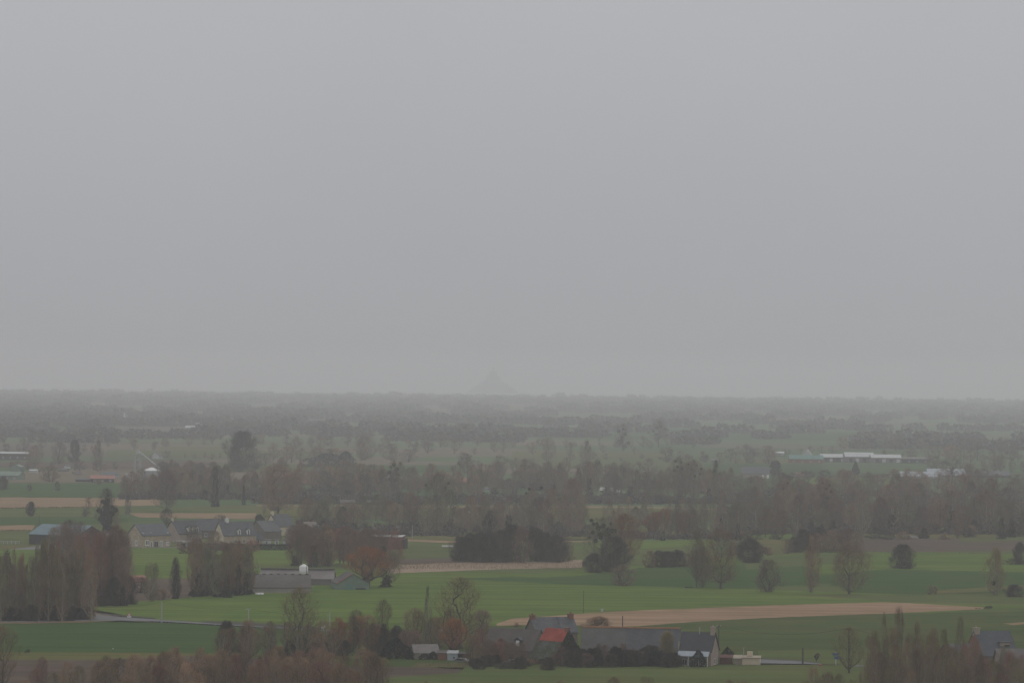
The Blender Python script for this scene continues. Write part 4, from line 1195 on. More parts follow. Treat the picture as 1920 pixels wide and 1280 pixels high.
V = blades(rs, np.stack([np.full(n, 3.22) + rs.uniform(0, .35, n), yy, zz], 1), np.tile(np.array([1., 0, -.5]), (n, 1)), .45, .38, .8)
me = mesh_np('ivy', V, np.arange(len(V)).reshape(-1, 3), 3); me.materials.append(M['leaf'])
child('ivy', me, hC, (.040, .050, .018))
chimney(rC, 2.9, 4.5, 7.2, 8.1, .9, 'brick', 0)
hD, rD = house('barn', 1182, 1247, 20.6, 8.6, 3.0, 7.6, -4, 'stone', 'slate', 'long low slate barn with orange ridge tiles behind dark shrubs', 'barn')
for k in range(27):
    x0 = -10.5 + k * .775
    t = MB(); t.hexa([(x0, 4.02, 7.6), (x0 + .76, 4.02, 7.6), (x0 + .76, 4.58, 7.6), (x0, 4.58, 7.6), (x0, 4.15, 7.9), (x0 + .76, 4.15, 7.9), (x0 + .76, 4.45, 7.9), (x0, 4.45, 7.9)])
    t.build('ridge_tile', M['ridge_tile'], rD)
b = MB(); sd = (7.6 - 3.0) / 4.3; b.hexa([(-10.4, -.22, 3.0 - sd * .22 + .165), (-1.2, -.22, 3.0 - sd * .22 + .165), (-1.2, 4.0, 3.0 + sd * 4.0 + .165), (-10.4, 4.0, 3.0 + sd * 4.0 + .165), (-10.4, -.22, 3.0 - sd * .22 + .2), (-1.2, -.22, 3.0 - sd * .22 + .2), (-1.2, 4.0, 3.0 + sd * 4.0 + .2), (-10.4, 4.0, 3.0 + sd * 4.0 + .2)]); b.build('roof_patch', M['slate_pale'], rD)
window(hD, -3, .9, 1, 1.1, dims=(20.6, 8.6)); window(hD, 4, 0, 2.2, 2.4, dims=(20.6, 8.6), door=True, frame='dark_wood')
hE, rE = house('farmhouse', 1303, 1254, 6.9, 6.6, 3.9, 7.4, -17, 'pink', 'slate_dark', 'slate-roofed house with white veranda roof and pinkish gable, right end of the farm')
chimney(rE, 3.0, 3.3, 6.9, 8.6, 1.1, 'pink', 1)
b = MB(); b.hexa([(-3.5, -1.6, 2.75), (3.2, -1.6, 2.75), (3.2, -.27, 3.7), (-3.5, -.27, 3.7), (-3.5, -1.6, 2.85), (3.2, -1.6, 2.85), (3.2, -.27, 3.8), (-3.5, -.27, 3.8)])
v = b.build('veranda_roof', M['pale_blue'], hE)
for xx in (-3.3, -1.1, 1.1, 3.0):
    b = MB(); b.box(xx - .07, xx + .07, -1.5, -1.36, 0, 2.74); b.build('post', M['white'], v)
window(hE, -2.2, .8, 1.1, 1.3, dims=(6.9, 6.6)); window(hE, -.3, 0, 1.0, 2.1, dims=(6.9, 6.6), door=True); window(hE, 1.7, .8, 1.1, 1.3, dims=(6.9, 6.6))
window(hE, 3.0, 1.0, .9, 1.2, 'right', dims=(6.9, 6.6))
b = MB(); b.box(-3.66, -3.5, -.1, 1.2, 4.0, 5.6); b.build('gable_coping', M['cream_dull'], hE)
gar = flatbox('garage', 1408, 1252, 3.7, 5.0, 2.1, -6, 'cream', 'cream_dull', 'flat-roofed cream garage with a small white chimney block at the road end', 'garage', drop=.05)
b = MB(); b.box(-.9, .25, 2.0, 3.0, 2.3, 3.3); b.build('chimney', M['cream'], gar)
flatbox('shed', 1384, 1251, 2.0, 4.4, 1.85, -6, 'cream_dull', 'cream_dull', 'dull cream lean-to attached left of the cream garage')
flatbox('shed', 1361, 1251, 2.6, 3.0, 2.0, -4, 'red_wood', 'red_wood', 'dark red shed between the pinkish gable and the cream garage')
cot, rc = house('cottage', 800, 1241, 5.2, 5.2, 2.0, 3.5, 12, 'cream_dull', 'fibro_pale', 'small cottage with pale weathered roof among dark shrubs', 'cottage')
window(cot, .9, .9, .9, 1.0, dims=(5.2, 5.2), frame='dark_wood'); window(cot, -1.0, .9, .7, 1.0, dims=(5.2, 5.2))
flatbox('shed', 829, 1243, 1.9, 2.6, 2.1, 0, 'brick', 'slate_brown', 'rusty brown shed left of the grey-blue shed')
sh = flatbox('shed', 848, 1244, 2.1, 2.8, 2.15, -3, 'pale_blue', 'galv', 'small grey-blue shed with a dark round window beside a parked car')
b = MB(); b.tube((.35, -.02, 1.35), (.35, -.06, 1.35), .2, .2, 12); b.build('window', M['glass'], sh)
b = MB(); b.box(.1, .6, -.05, -.01, .1, .75); b.build('door_panel', M['white'], sh)
cp = empty('carport', P(868, 1243)); tag(cp, 'dark open carport right of the grey-blue shed', 'carport')
b = MB(); b.hexa([(-1.3, -.2, 2.0), (1.6, -.2, 1.95), (1.6, 3, 2.1), (-1.3, 3, 2.15), (-1.3, -.2, 2.1), (1.6, -.2, 2.05), (1.6, 3, 2.2), (-1.3, 3, 2.25)]); b.build('roof', M['slate_dark'], cp)
for x, y in ((-1.2, 0), (1.5, 0), (-1.2, 2.8), (1.5, 2.8)):
    b = MB(); b.box(x - .06, x + .06, y - .06, y + .06, 0, 1.96); b.build('post', M['dark_wood'], cp)
b = MB(); b.box(-1.3, 1.6, 2.95, 3.0, 0, 1.98); b.build('back_wall', M['dark_wood'], cp)
# bottom right houses
hF, rF = house('farmhouse', 1876, 1268, 7.8, 9.0, 4.4, 9.0, 17, 'stone', 'slate_blue', 'blue-grey slate house with a boxy dormer and pale chimney at the lower right')
chimney(rF, -3.5, 4.5, 8.2, 9.7, 1.4, 'cream_dull', 1)
b = MB(); b.box(.6, 2.9, 1.6, 4.0, 5.0, 6.9); d = b.build('dormer', M['pink'], hF)
b = MB(); b.box(.45, 3.05, 1.35, 4.2, 6.902, 7.05); b.build('dormer_roof', M['slate'], d)
b = MB(); b.box(1.5, 2.8, 1.55, 1.62, 5.35, 6.4); b.build('pane', M['glass'], d)
window(hF, -1.5, 1, 1.1, 1.2, dims=(7.8, 9))
hG, rG = house('barn', 1818, 1282, 6.5, 8.0, 4.0, 7.7, 32, 'stone', 'slate', 'grey-roofed barn half hidden by saplings at the lower right', 'barn')
b = MB(); b.box(.9, 1.7, 1.6, 2.4, 5.62, 5.8); b.build('skylight', M['offwhite'], rG)
window(hG, 4, 5.1, .8, .8, 'left', dims=(6.5, 8))
hH, rH = house('farmhouse', 1916, 1302, 8.4, 6.5, 4.6, 8.6, 8, 'stone_tan', 'fibro_pale', 'tan-walled house with pale grey roof cut by the right edge', overhang=.3)
window(hH, -2.6, 1.4, 1.0, 1.3, dims=(8.4, 6.5)); window(hH, -.4, 1.4, 1.0, 1.3, dims=(8.4, 6.5))
b = MB(); b.box(-4.4, 4.4, -.42, -.31, 4.15, 4.28); b.build('gutter', M['slate_dark'], rH)

# --- middle farm with feed silo
hm, rm = house('livestock_shed', 520, 1114, 18.5, 17.0, 1.9, 5.0, 5, 'concrete', 'fibro', 'long low shed with wide grey-brown roof left of the feed silo', 'shed')
for k in range(9):
    b = MB(); b.box(-8 + k * 2.0, -7.2 + k * 2.0, 8.2, 8.9, 5.17, 5.32); b.build('ridge_vent', M['slate_dark'], rm)
b = MB(); b.box(-10.2, 10, -2.4, -2.2, 0, .75); w_ = b.build('concrete_wall', M['pink']); w_.location = P(520, 1114); w_.rotation_euler.z = math.radians(5)
tag(w_, 'low pinkish concrete wall along the front of the long low shed', 'wall')
h2, r2 = house('livestock_shed', 556, 1099, 21, 11, 2.2, 4.4, 0, 'fibro_pale', 'fibro_pale', 'pale-roofed shed behind the feed silo', 'shed')
b = MB(); b.box(-10.7, 10.7, 5.0, 6.0, 4.6, 4.95); b.build('ridge_cap', M['fibro'], r2)
h3, r3 = house('barn', 626, 1106, 13, 9.2, 2.3, 5.0, -80, 'green_sheet', 'fibro', 'barn with grey-green sheeted gable between the feed silo and the orange willow', 'barn')
b = MB(); b.hexa([(6.76, -.25, 2.0), (6.84, -.25, 2.0), (6.84, 4.6, 5.0), (6.76, 4.6, 5.0), (6.76, -.25, 2.32), (6.84, -.25, 2.32), (6.84, 4.6, 5.32), (6.76, 4.6, 5.32)]); b.build('gable_trim', M['red_tile'], h3)
b = MB(); b.box(6.5, 6.56, 2.8, 4.6, 0, 2.2); b.build('gate', M['turquoise'], h3)
b = MB(); b.box(6.5, 6.57, 5.4, 8.2, 0, 1.0); b.build('opening', M['dark_wood'], h3)
si = empty('feed_silo', P(569, 1100)); tag(si, 'white feed silo with a domed top and cone bottom on legs', 'silo')
b = MB(); b.tube((0, 0, 3.1), (0, 0, 5.9), 1.25, 1.25, 20); bd = b.build('tank', M['white'], si, True)
b = MB(); b.tube((0, 0, 5.902), (0, 0, 6.6), 1.28, .3, 20); b.build('lid', M['white'], bd)
b = MB(); b.tube((0, 0, 1.7), (0, 0, 3.098), .25, 1.24, 20); b.build('hopper', M['offwhite'], bd)
b = MB(); b.box(.85, .97, -.95, -.83, 2.6, 6.3); b.build('ladder', M['slate_dark'], bd)
for a in range(4):
    t = a * math.pi / 2 + .78
    b = MB(); b.tube((1.15 * math.cos(t), 1.15 * math.sin(t), 0), (1.15 * math.cos(t), 1.15 * math.sin(t), 3.3), .07, .07, 6); b.build('leg', M['galv'], si)
hc, rc = house('cottage', 257, 1106, 5.0, 5.0, 2.4, 3.9, 15, 'cream_dull', 'red_tile', 'tiny pink-roofed cottage glimpsed between tree trunks at the left', 'cottage')
window(hc, .8, 1.0, 1.0, .9, dims=(5, 5))
for x in (483, 490):
    b = MB(); b.tube((-.6, 0, .55), (.6, 0, .55), .55, .55, 14); o = b.build('wrapped_bale', M['white'], None, True); o.location = P(x, 1118)
    tag(o, ('left' if x < 486 else 'right') + ' one of two white wrapped bales at the pinkish concrete wall', 'bale', 'white bales by the wall')

# --- hamlet
hb, rb_ = house('barn', 100, 1022, 20.5, 17, 3.7, 6.9, -26, 'dark_wood', 'blue_sheet', 'large dark barn with pale blue sheet roof at the left', 'barn')
b = MB(); b.extrude_x([(1, 0), (16, 0), (16, 3.7), (8.5, 6.6), (1, 3.7)], 10.26, 10.30); b.build('gable_sheeting', M['navy_sheet'], hb)
flatbox('shed', 170, 1020, 9.5, 7, 2.6, -10, 'stone', 'pale_blue', 'low lean-to with pale blue roof right of the dark barn', drop=.9)
b = MB()
fn = empty('fence', P(14, 1020)); tag(fn, 'pale post and rail fence left of the dark barn', 'fence')
for k in range(7):
    b = MB(); b.box(-4.2 + k * 1.4 - .07, -4.2 + k * 1.4 + .07, -.07, .07, 0, 1.3); b.build('post', M['offwhite'], fn)
for z in (.55, 1.05):
    b = MB(); b.box(-4.3, 4.3, -.1, -.075, z, z + .14); b.build('rail', M['offwhite'], fn)
h1, r1 = house('stone_house', 293, 1027, 11.4, 10.2, 4.5, 8.2, 36, 'stone_tan', 'slate_blue', 'stone house with tan front and dark slate roof, first of the hamlet')
D1 = (11.4, 10.2)
window(h1, -3.7, 1.0, 1.6, 1.9, dims=D1, t=.26); window(h1, -1.9, .1, .9, 2.3, dims=D1, t=.26, door=True); window(h1, -.1, 0, 1.7, 2.4, dims=D1, door=True); window(h1, 2.0, .1, 1.2, 2.4, dims=D1, t=.26, door=True)
window(h1, 4.6, .9, 1.2, 1.2, dims=D1, t=.26)
window(h1, 4.0, .8, 1.4, 1.9, 'left', dims=D1, t=.26)
for xx in (-5.0, -1.8, 4.9):
    b = MB(); b.box(xx - .35, xx + .35, .55, 1.15, 4.5 + .725 * .55 + .1, 4.5 + .725 * 1.15 + .2); b.build('skylight', M['offwhite'], r1)
b = MB(); b.extrude_x([(0, 0), (5.9, 0), (5.9, .01), (0, .01)], 0, .01)
pav = MB(); pav.box(-9, 10, -2.2, -1.6, 0, .45); w_ = pav.build('garden_wall', M['concrete']); w_.location = P(300, 1027); w_.rotation_euler.z = math.radians(4)
tag(w_, 'low pale garden wall in front of the first stone house', 'wall')
hh, rr_ = house('stone_house', 357, 1017, 10.0, 9.5, 3.3, 7.8, 42, 'pink', 'slate_dark', 'slate house with three narrow white dormers, second of the hamlet')
for xx in (-.2, 1.7, 3.6):
    dormer(hh, xx, 3.8, .9, 1.7, (10.0, 9.5, 3.3, 7.8), pf=.14)
chimney(rr_, -4.6, 4.75, 7.4, 8.6, .8, 'cream', 1)
window(hh, 1, .9, 1, 1.2, dims=(10, 9.5))
hh, rr_ = house('stone_house', 396, 1010, 10, 9.5, 3.2, 7.0, 12, 'stone', 'slate', 'brown stone house with plain slate roof, third of the hamlet')
chimney(rr_, 4.5, 4.75, 6.6, 7.9, .9, 'stone', 1)
window(hh, -2, .9, 1, 1.2, dims=(10, 9.5)); window(hh, 2, .9, 1, 1.2, dims=(10, 9.5))
ob = flatbox('outbuilding', 343, 1027, 4.4, 3.2, 2.1, 8, 'cream_dull', 'stone', 'small cream outbuilding with a white roof edge before the three-dormer house')
b = MB(); b.box(-.2, 2.2, -.32, -.22, 2.12, 2.42); b.build('fascia', M['white'], ob)
b = MB(); b.box(-.9, .9, -.03, -.003, .1, 1.7); b.build('door', M['dark_wood'], ob)
hh, rr_ = house('stone_house', 450, 1022, 12.5, 9.5, 3.6, 8.2, 27, 'stone_tan', 'slate', 'stone house with two white dormers and a white chimney, fourth of the hamlet')
for xx in (-.2, 3.3):
    dormer(hh, xx, 3.7, 1.1, 1.8, (12.5, 9.5, 3.6, 8.2), pf=.16)
chimney(rr_, -3.2, 4.75, 7.9, 9.3, 1.3, 'white', 2)
window(hh, -1.6, .9, 1, 1.2, dims=(12.5, 9.5)); window(hh, 1.6, .9, 1, 1.2, dims=(12.5, 9.5)); window(hh, 4.4, 0, 1, 2.1, dims=(12.5, 9.5), door=True)
b = MB(); b.extrude_x([(0.3, 0), (9.2, 0), (9.2, 3.4), (4.75, 7.8), (.3, 3.4)], -6.28, -6.255); b.build('gable_render', M['cream'], hh)
hh, rr_ = house('annex', 482, 1021, 3.6, 5.0, 2.0, 4.4, 12, 'pink', 'slate_blue', 'small pinkish annex right of the two-dormer house', 'annex')
window(hh, .4, 0, .8, 1.8, dims=(3.6, 5), door=True)
hh, rr_ = house('stone_house', 512, 1014, 8.5, 9.0, 3.6, 7.2, 48, 'stone', 'slate', 'brown gabled house with blue-grey roof behind white sheds, fifth of the hamlet')
window(hh, 4.5, 1.2, 1, 1.2, 'left', dims=(8.5, 9))
hh, rr_ = house('stone_house', 536, 1004, 8.0, 8.0, 3.6, 8.0, 42, 'cream', 'slate', 'house with bright cream gable and chimney, highest of the hamlet')
chimney(rr_, -3.5, 4.0, 7.6, 9.0, 1.1, 'cream', 1)
hh, rr_ = house('cottage', 587, 996, 5.5, 5.5, 2.0, 3.6, 38, 'cream_dull', 'stone', 'low cottage with a whitish gable right of the cream gable', 'cottage')
window(hh, .8, .5, 1, 1.2, dims=(5.5, 5.5))
for i, (x, w, lb) in enumerate(((500, 3.2, 'widest'), (519, 1.5, 'narrowest'), (537, 2.6, 'rightmost'))):
    o_ = flatbox('shed', x, 1021, w, 2.2, 1.6, 4, 'offwhite', 'slate_brown', f'small white shed behind the clipped hedge, {lb} of three', 'shed', 'white sheds behind the hedge', drop=.2)
    b = MB(); b.box(-.25, .25, -.03, -.003, .5, 1.1); b.build('window', M['glass'], o_)
sr = flatbox('shed', 722, 1031, 11.5, 8, 4.6, -8, 'red_wood', 'offwhite', 'tall dark-red boarded shed with a pale roof edge', 'shed', drop=.3)
for k in range(3):
    b = MB(); b.box(-4 + k * 3.2, -3.8 + k * 3.2, -.06, -.003, 0, 4.4); b.build('batten', M['offwhite'] if k == 2 else M['dark_wood'], sr)
flatbox('shed', 752, 1031, 2.2, 7, 3.6, -8, 'dark_wood', 'dark_wood', 'dark annex on the right side of the dark-red shed', drop=.2)
for i, (x, y, h, w, t) in enumerate(((336, 1029, 12, 16, 'brown'), (372, 1024, 17, 22, 'red'), (395, 1024, 14, 20, 'brown'), (418, 1027, 13, 20, 'straw'), (466, 1026, 12, 18, 'grey'), (548, 1018, 26, 26, 'purple'), (560, 1000, 24, 26, 'red'), (230, 1024, 16, 22, 'dark'), (528, 1002, 18, 16, 'red'))):
    tree('bush', x, y, h, w, single_out('garden shrub among the hamlet houses', t, x, 'small', 'bush', 0), t, 'garden shrubs of the hamlet')
for x, y, h, w, t in ((362, 1034, 46, 34, 'grey'), (404, 1036, 40, 34, 'brown'), (128, 1036, 44, 36, 'greygreen'), (545, 1030, 44, 34, 'grey')):
    tree('open', x, y, h, w, single_out('see-through tree before the hamlet roofs', t, x, 'small', 'open', 0), t, 'see-through trees before the hamlet')
# clipped hedge
def hedge(name, pts, h, w, label, color=LEAF, n=9000, seed=2):
    rs = np.random.RandomState(seed)
    Ps = [P(*p) for p in pts]
    st, dr = [], []
    per = n // (len(Ps) - 1)
    for a, b in zip(Ps[:-1], Ps[1:]):
        t = rs.uniform(0, 1, per)[:, None]
        base = np.array(a)[None] * (1 - t) + np.array(b)[None] * t
        d = np.array(b - a); d /= np.linalg.norm(d); nrm = np.array([-d[1], d[0], 0])
        u = rs.uniform(-.5, .5, per); z = rs.uniform(0, 1, per)
        surf = rs.rand(per) < .6
        u = np.where(surf, np.sign(u) * .5, u); z = np.where(~surf, 1 - rs.uniform(0, .1, per), z)
        st.append(base + nrm[None] * (u * w)[:, None] + np.stack([np.zeros(per), np.zeros(per), z * h], 1))
        dr.append(nrm[None] * np.sign(u)[:, None] + np.array([0, 0, .4]))
    V = blades(rs, np.concatenate(st), np.concatenate(dr), .35, .35, .8)
    me = mesh_np(name, V, np.arange(len(V)).reshape(-1, 3), 3); me.materials.append(M['leaf'])
    o = bpy.data.objects.new(name, me); col.objects.link(o); o.color = (*color, 1)
    return tag(o, label, 'hedge')
hedge('hedge', [(352, 1030), (545, 1032)], 2.1, 1.2, 'dark clipped hedge in front of the hamlet houses', (.018, .024, .020))
hedge('hedge', [(1385, 855), (1480, 857)], 3.2, 3.0, 'dark hedge below the small white roof far right', (.035, .04, .034), 4000, 5)

# --- far farms, left
gt = empty('grain_tower', P(258, 902)); tag(gt, 'tall lattice grain elevator tower with a sloping conveyor above the silo', 'grain elevator')
for (x, y) in ((-1.6, -1.2), (1.6, -1.2), (-1.6, 1.2), (1.6, 1.2)):
    b = MB(); b.box(x - .28, x + .28, y - .28, y + .28, 0, 15.6); b.build('leg', M['galv'], gt)
for k in range(6):
    b = MB(); b.box(-1.9, 1.9, -1.5, -1.3, 1.4 + k * 2.6, 1.75 + k * 2.6); b.build('brace', M['galv'], gt)
b = MB(); b.box(-1.0, 1.0, -1.0, 1.0, 15.62, 17.6); b.build('head', M['offwhite'], gt)
b = MB(); b.tube((.8, 0, 16.9), (12.5, 2, 7.6), .42, .42, 6); b.build('conveyor', M['offwhite'], gt)
b = MB(); b.box(-7, -3, -1, 2, 0, 4.6); b.build('annex', M['offwhite'], gt)
gs = empty('grain_silo', P(284, 903)); tag(gs, 'squat round metal silo with pale cone roof beside the grain tower', 'silo')
b = MB(); b.tube((0, 0, 0), (0, 0, 6.4), 5.2, 5.2, 28); b.build('tank', M['galv'], gs, True)
b = MB(); b.tube((0, 0, 6.41), (0, 0, 8.2), 5.5, .6, 28); b.build('roof', M['white'], gs)
FB = [  # far buildings: px, py, L_px, depth m, eave px, ridge px, yaw, wall, roof, label
    (12, 899, 46, 12, 8, 15, -10, 'green_sheet', 'green_sheet', 'shed with pale green rounded roof cut by the left edge'),
    (42, 884, 10, 8, 9, 13, 60, 'green_sheet', 'green_sheet', 'small pale green shed behind the green-roofed shed'),
    (62, 886, 14, 6, 4, 6, 0, 'offwhite', 'offwhite', 'tiny whitish hut between bushes at the far left'),
    (26, 862, 54, 10, 12, 15, 0, 'slate_brown', 'offwhite', 'long dark shed with a broken white roof line at the far left'),
    (192, 904, 44, 10, 7, 13, 8, 'dark_wood', 'red_tile', 'low shed with bright red-pink roof left of the grain tower'),
    (205, 896, 34, 9, 6, 11, 5, 'galv', 'slate_blue', 'blue-grey roof behind the red-pink roof'),
    (155, 903, 28, 8, 4, 7, -12, 'dark_wood', 'slate', 'low grey roof left of the red-pink roof'),
    (302, 860, 14, 7, 6, 13, 70, 'offwhite', 'slate_brown', 'small whitish gable right above the grain silo'),
    (385, 806, 74, 10, 4, 8, 3, 'slate_brown', 'offwhite', 'very far long shed with pale roof in the left haze'),
    (375, 800, 14, 8, 4, 8, 10, 'offwhite', 'offwhite', 'very far pale shed behind the long one in the left haze'),
    (528, 898, 44, 8, 5, 11, 2, 'brick', 'red_tile', 'low house with reddish roof in the brown belt'),
    (630, 902, 28, 8, 6, 14, 12, 'stone', 'slate', 'grey-roofed house in the brown belt'),
    (722, 896, 68, 8, 4, 9, 0, 'offwhite', 'slate', 'long grey-roofed shed left of the mistletoe tree'),
    (820, 897, 46, 8, 5, 10, 0, 'offwhite', 'red_tile', 'long white-walled shed with thin red roof'),
    (860, 908, 26, 8, 4, 12, -10, 'stone', 'red_tile', 'reddish-roofed house right of the white-walled shed'),
    (914, 921, 12, 6, 4, 8, 30, 'offwhite', 'slate', 'small pale gable in the centre belt'),
    (1032, 934, 14, 6, 4, 7, 10, 'stone', 'offwhite', 'small pale roof left of the pointed tree'),
    (1052, 914, 12, 6, 3, 6, -20, 'stone', 'offwhite', 'tiny pale roof above the pointed tree left side'),
    (1136, 922, 22, 6, 3, 8, -12, 'slate_brown', 'white', 'white-roofed shed, left of two in the tall belt'),
    (1155, 925, 16, 6, 3, 7, -12, 'slate_brown', 'white', 'white-roofed shed, right of two in the tall belt'),
    (1190, 931, 9, 5, 6, 10, 40, 'white', 'slate', 'small bright white gable in the tall belt'),
    (1206, 926, 22, 7, 3, 6, 0, 'stone', 'fibro_pale', 'thin grey roof right of the bright white gable'),
    (1416, 897, 52, 14, 9, 22, -4, 'cream_dull', 'slate', 'wide grey-roofed house with bright white wall ends at the right'),
    (1500, 894, 16, 7, 4, 8, 5, 'pink', 'red_tile', 'tiny house with orange wall behind the dark hedge'),
    (1457, 853, 26, 6, 3, 6, 0, 'offwhite', 'white', 'low white roof above the long dark hedge far right'),
    (1512, 868, 64, 10, 8, 15, 2, 'brick', 'turquoise', 'shed with long pale turquoise roof left of the pale sheds'),
    (1524, 856, 12, 9, 2, 14, 80, 'offwhite', 'offwhite', 'pointed pale gable behind the turquoise roof'),
    (1562, 866, 44, 14, 9, 15, 2, 'slate_brown', 'offwhite', 'leftmost of three long pale-roofed farm sheds'),
    (1612, 867, 54, 14, 11, 19, 2, 'fibro_pale', 'offwhite', 'middle one of three long pale-roofed farm sheds'),
    (1662, 868, 56, 14, 10, 16, 2, 'fibro_pale', 'offwhite', 'rightmost of three long pale-roofed farm sheds'),
    (1712, 868, 62, 12, 8, 11, 2, 'slate_dark', 'fibro_pale', 'lower dark shed at the right end of the pale sheds'),
    (1724, 897, 70, 12, 4, 13, -3, 'galv', 'pale_blue', 'blue-white roofed shed, left of two behind the brown trees'),
    (1775, 895, 70, 12, 5, 16, 0, 'slate', 'pale_blue', 'blue-white roofed shed with pale ridge behind the brown trees'),
    (1852, 895, 84, 12, 4, 12, 0, 'slate_dark', 'slate', 'dark long shed right of the blue-white roofs'),
    (1528, 811, 12, 8, 3, 5, 0, 'offwhite', 'offwhite', 'tiny white shed in the right haze, left of two'),
    (1746, 813, 12, 8, 3, 5, 0, 'offwhite', 'offwhite', 'tiny white shed in the right haze, right of two'),
    (1392, 776, 10, 8, 3, 5, 0, 'offwhite', 'offwhite', 'faint white shed in the far haze right of centre'),
    (600, 886, 14, 6, 3, 6, 0, 'stone', 'slate', 'small grey roof under the evergreen clump'),
    (1600, 1011, 10, 5, 4, 7, 20, 'concrete', 'fibro', 'pale hut under the front trees of the right-hand wood'),
    (1716, 1011, 11, 4, 3, 6, 20, 'stone', 'fibro_pale', 'pale hut among dark trunks of the right-hand wood'),
    (128, 878, 8, 6, 4, 7, 20, 'white', 'slate', 'tiny white house above the tall grey belt at the far left'),
    (116, 884, 16, 7, 3, 6, -8, 'stone', 'slate', 'small grey house left of the tiny white house'),
    (146, 892, 14, 7, 4, 8, 15, 'cream_dull', 'slate_brown', 'small tan house between bushes left of the red-pink roof'),
    (330, 902, 12, 7, 4, 8, 20, 'cream_dull', 'slate', 'small tan house right of the grain silo'),
    (346, 905, 8, 6, 6, 9, 30, 'offwhite', 'slate', 'narrow white gable right of the grain silo'),
    (452, 912, 20, 7, 4, 8, 0, 'cream_dull', 'slate', 'small house with pale walls behind the slender dark-trunked tree'),
    (566, 908, 18, 7, 3, 8, -10, 'stone', 'red_tile', 'small dull red roof in the left brown belt'),
    (768, 898, 22, 7, 3, 6, 0, 'offwhite', 'fibro_pale', 'short pale shed between the mistletoe tree and the white-walled shed'),
    (780, 944, 14, 6, 3, 7, 10, 'cream_dull', 'slate_brown', 'small tan barn in the centre belt'),
    (652, 946, 26, 7, 4, 9, 5, 'red_tile', 'slate_brown', 'low reddish barn at the foot of the left brown belt'),
    (700, 946, 22, 7, 4, 8, 0, 'red_tile', 'slate_brown', 'second low reddish barn at the foot of the left brown belt'),
    (236, 906, 10, 6, 4, 7, 0, 'offwhite', 'slate', 'small pale hut at the foot of the grain tower'),
    (610, 868, 12, 6, 3, 6, 0, 'offwhite', 'slate', 'faint pale hut behind the evergreen clump'),
    (1340, 866, 12, 7, 3, 6, 0, 'stone', 'fibro_pale', 'faint grey hut left of the long hedge far right'),
    (845, 1028, 30, 4, 3, 5, 0, 'dark_wood', 'concrete', 'low pale-topped field shelter left of the big dark thicket'),
]
for (px, py, Lp, W, ep, rp, yaw, wall, roof, lb) in FB:
    s = S(px, py)
    L = Lp * s
    ev, rg = ep * s, max(rp * s - W * .5 * .02, ep * s + .4)
    hh, rr_ = house('shed' if 'house' not in lb else 'house', px, py, L, W, ev, rg, yaw, wall, roof, lb, 'shed' if 'house' not in lb else 'house', overhang=.35)
    if 'pale-roofed farm' in lb:
        for k in range(4):
            b = MB(); b.box(-L * .38 + k * L * .24, -L * .38 + k * L * .24 + L * .12, -.12, -.01, ev * .1, ev * .75)
            b.build('door', M['offwhite'] if k % 2 else M['slate_dark'], hh)
    if 'bright white wall' in lb:
        b = MB(); b.box(L * .24, L * .31, -.2, -.01, 0, ev * .8); b.build('wall_panel', M['white'], hh)
        b = MB(); b.box(L * .41, L * .5, -.2, -.01, 0, ev * .95); b.build('wall_panel', M['white'], hh)
    elif L > 6 and ev > 1.5:
        nw = max(1, min(4, int(L / 4)))
        for k in range(nw):
            xk = -L / 2 + L * (k + .5) / nw
            window(hh, xk, ev * .3, 1.0, min(1.1, ev * .45), dims=(L, W))
sp = empty('chapel', P(233, 795)); tag(sp, 'tiny white pointed steeple in the upper left haze', 'chapel')
b = MB(); b.box(-2.4, 2.4, -2, 2, 0, 5); b.build('tower', M['offwhite'], sp)
b = MB(); b.tube((0, 0, 5.01), (0, 0, 15), 3.2, .3, 4); b.build('spire', M['offwhite'], sp)

# --- abbey island
ai = empty('abbey_island', P(925, 712 + 60 * F_PX / 15600.0 - .35)); ai.scale = (.74, .74, .88); tag(ai, 'faint pyramid-shaped island crowned by a spired abbey on the horizon', 'island')
rs = np.random.RandomState(12)
b = MB(); NRg, NAg = 9, 26; vs = []
for i in range(NRg):
    t = i / (NRg - 1)
    r = 128 * (1 - t) ** 1.0 + 26
    for k in range(NAg):
        a = 2 * math.pi * k / NAg
        rr2 = r * (1 + .10 * math.sin(3 * a + 1) + rs.uniform(-.05, .05)) * (1.15 if math.cos(a) < 0 else .95)
        vs.append((rr2 * math.cos(a), rr2 * math.sin(a) * .8, 74 * t ** .9 + (rs.uniform(-2, 2) if 0 < i < NRg - 1 else 0)))
vs.append((0, 0, 75))
fs = [(i * NAg + k, i * NAg + (k + 1) % NAg, (i + 1) * NAg + (k + 1) % NAg, (i + 1) * NAg + k) for i in range(NRg - 1) for k in range(NAg)]
fs += [((NRg - 1) * NAg + k, (NRg - 1) * NAg + (k + 1) % NAg, NRg * NAg) for k in range(NAg)]
b.add(vs, fs); b.build('rock', M['rock'], ai)
b = MB(); b.box(-44, 40, -24, 24, 55, 88); b.box(-30, 26, -20, 20, 88.01, 98); ab = b.build('abbey', M['stone'], ai)
b = MB(); b.extrude_x([(-12, 98.02), (12, 98.02), (12, 106), (0, 114), (-12, 106)], -26, 22); b.build('nave', M['slate'], ab)
b = MB(); b.box(-7, 7, -7, 7, 106, 124); b.build('tower', M['stone'], ab)
b = MB(); b.tube((0, 0, 124.01), (0, 0, 150), 7.5, .4, 8); b.build('spire', M['slate'], ab)
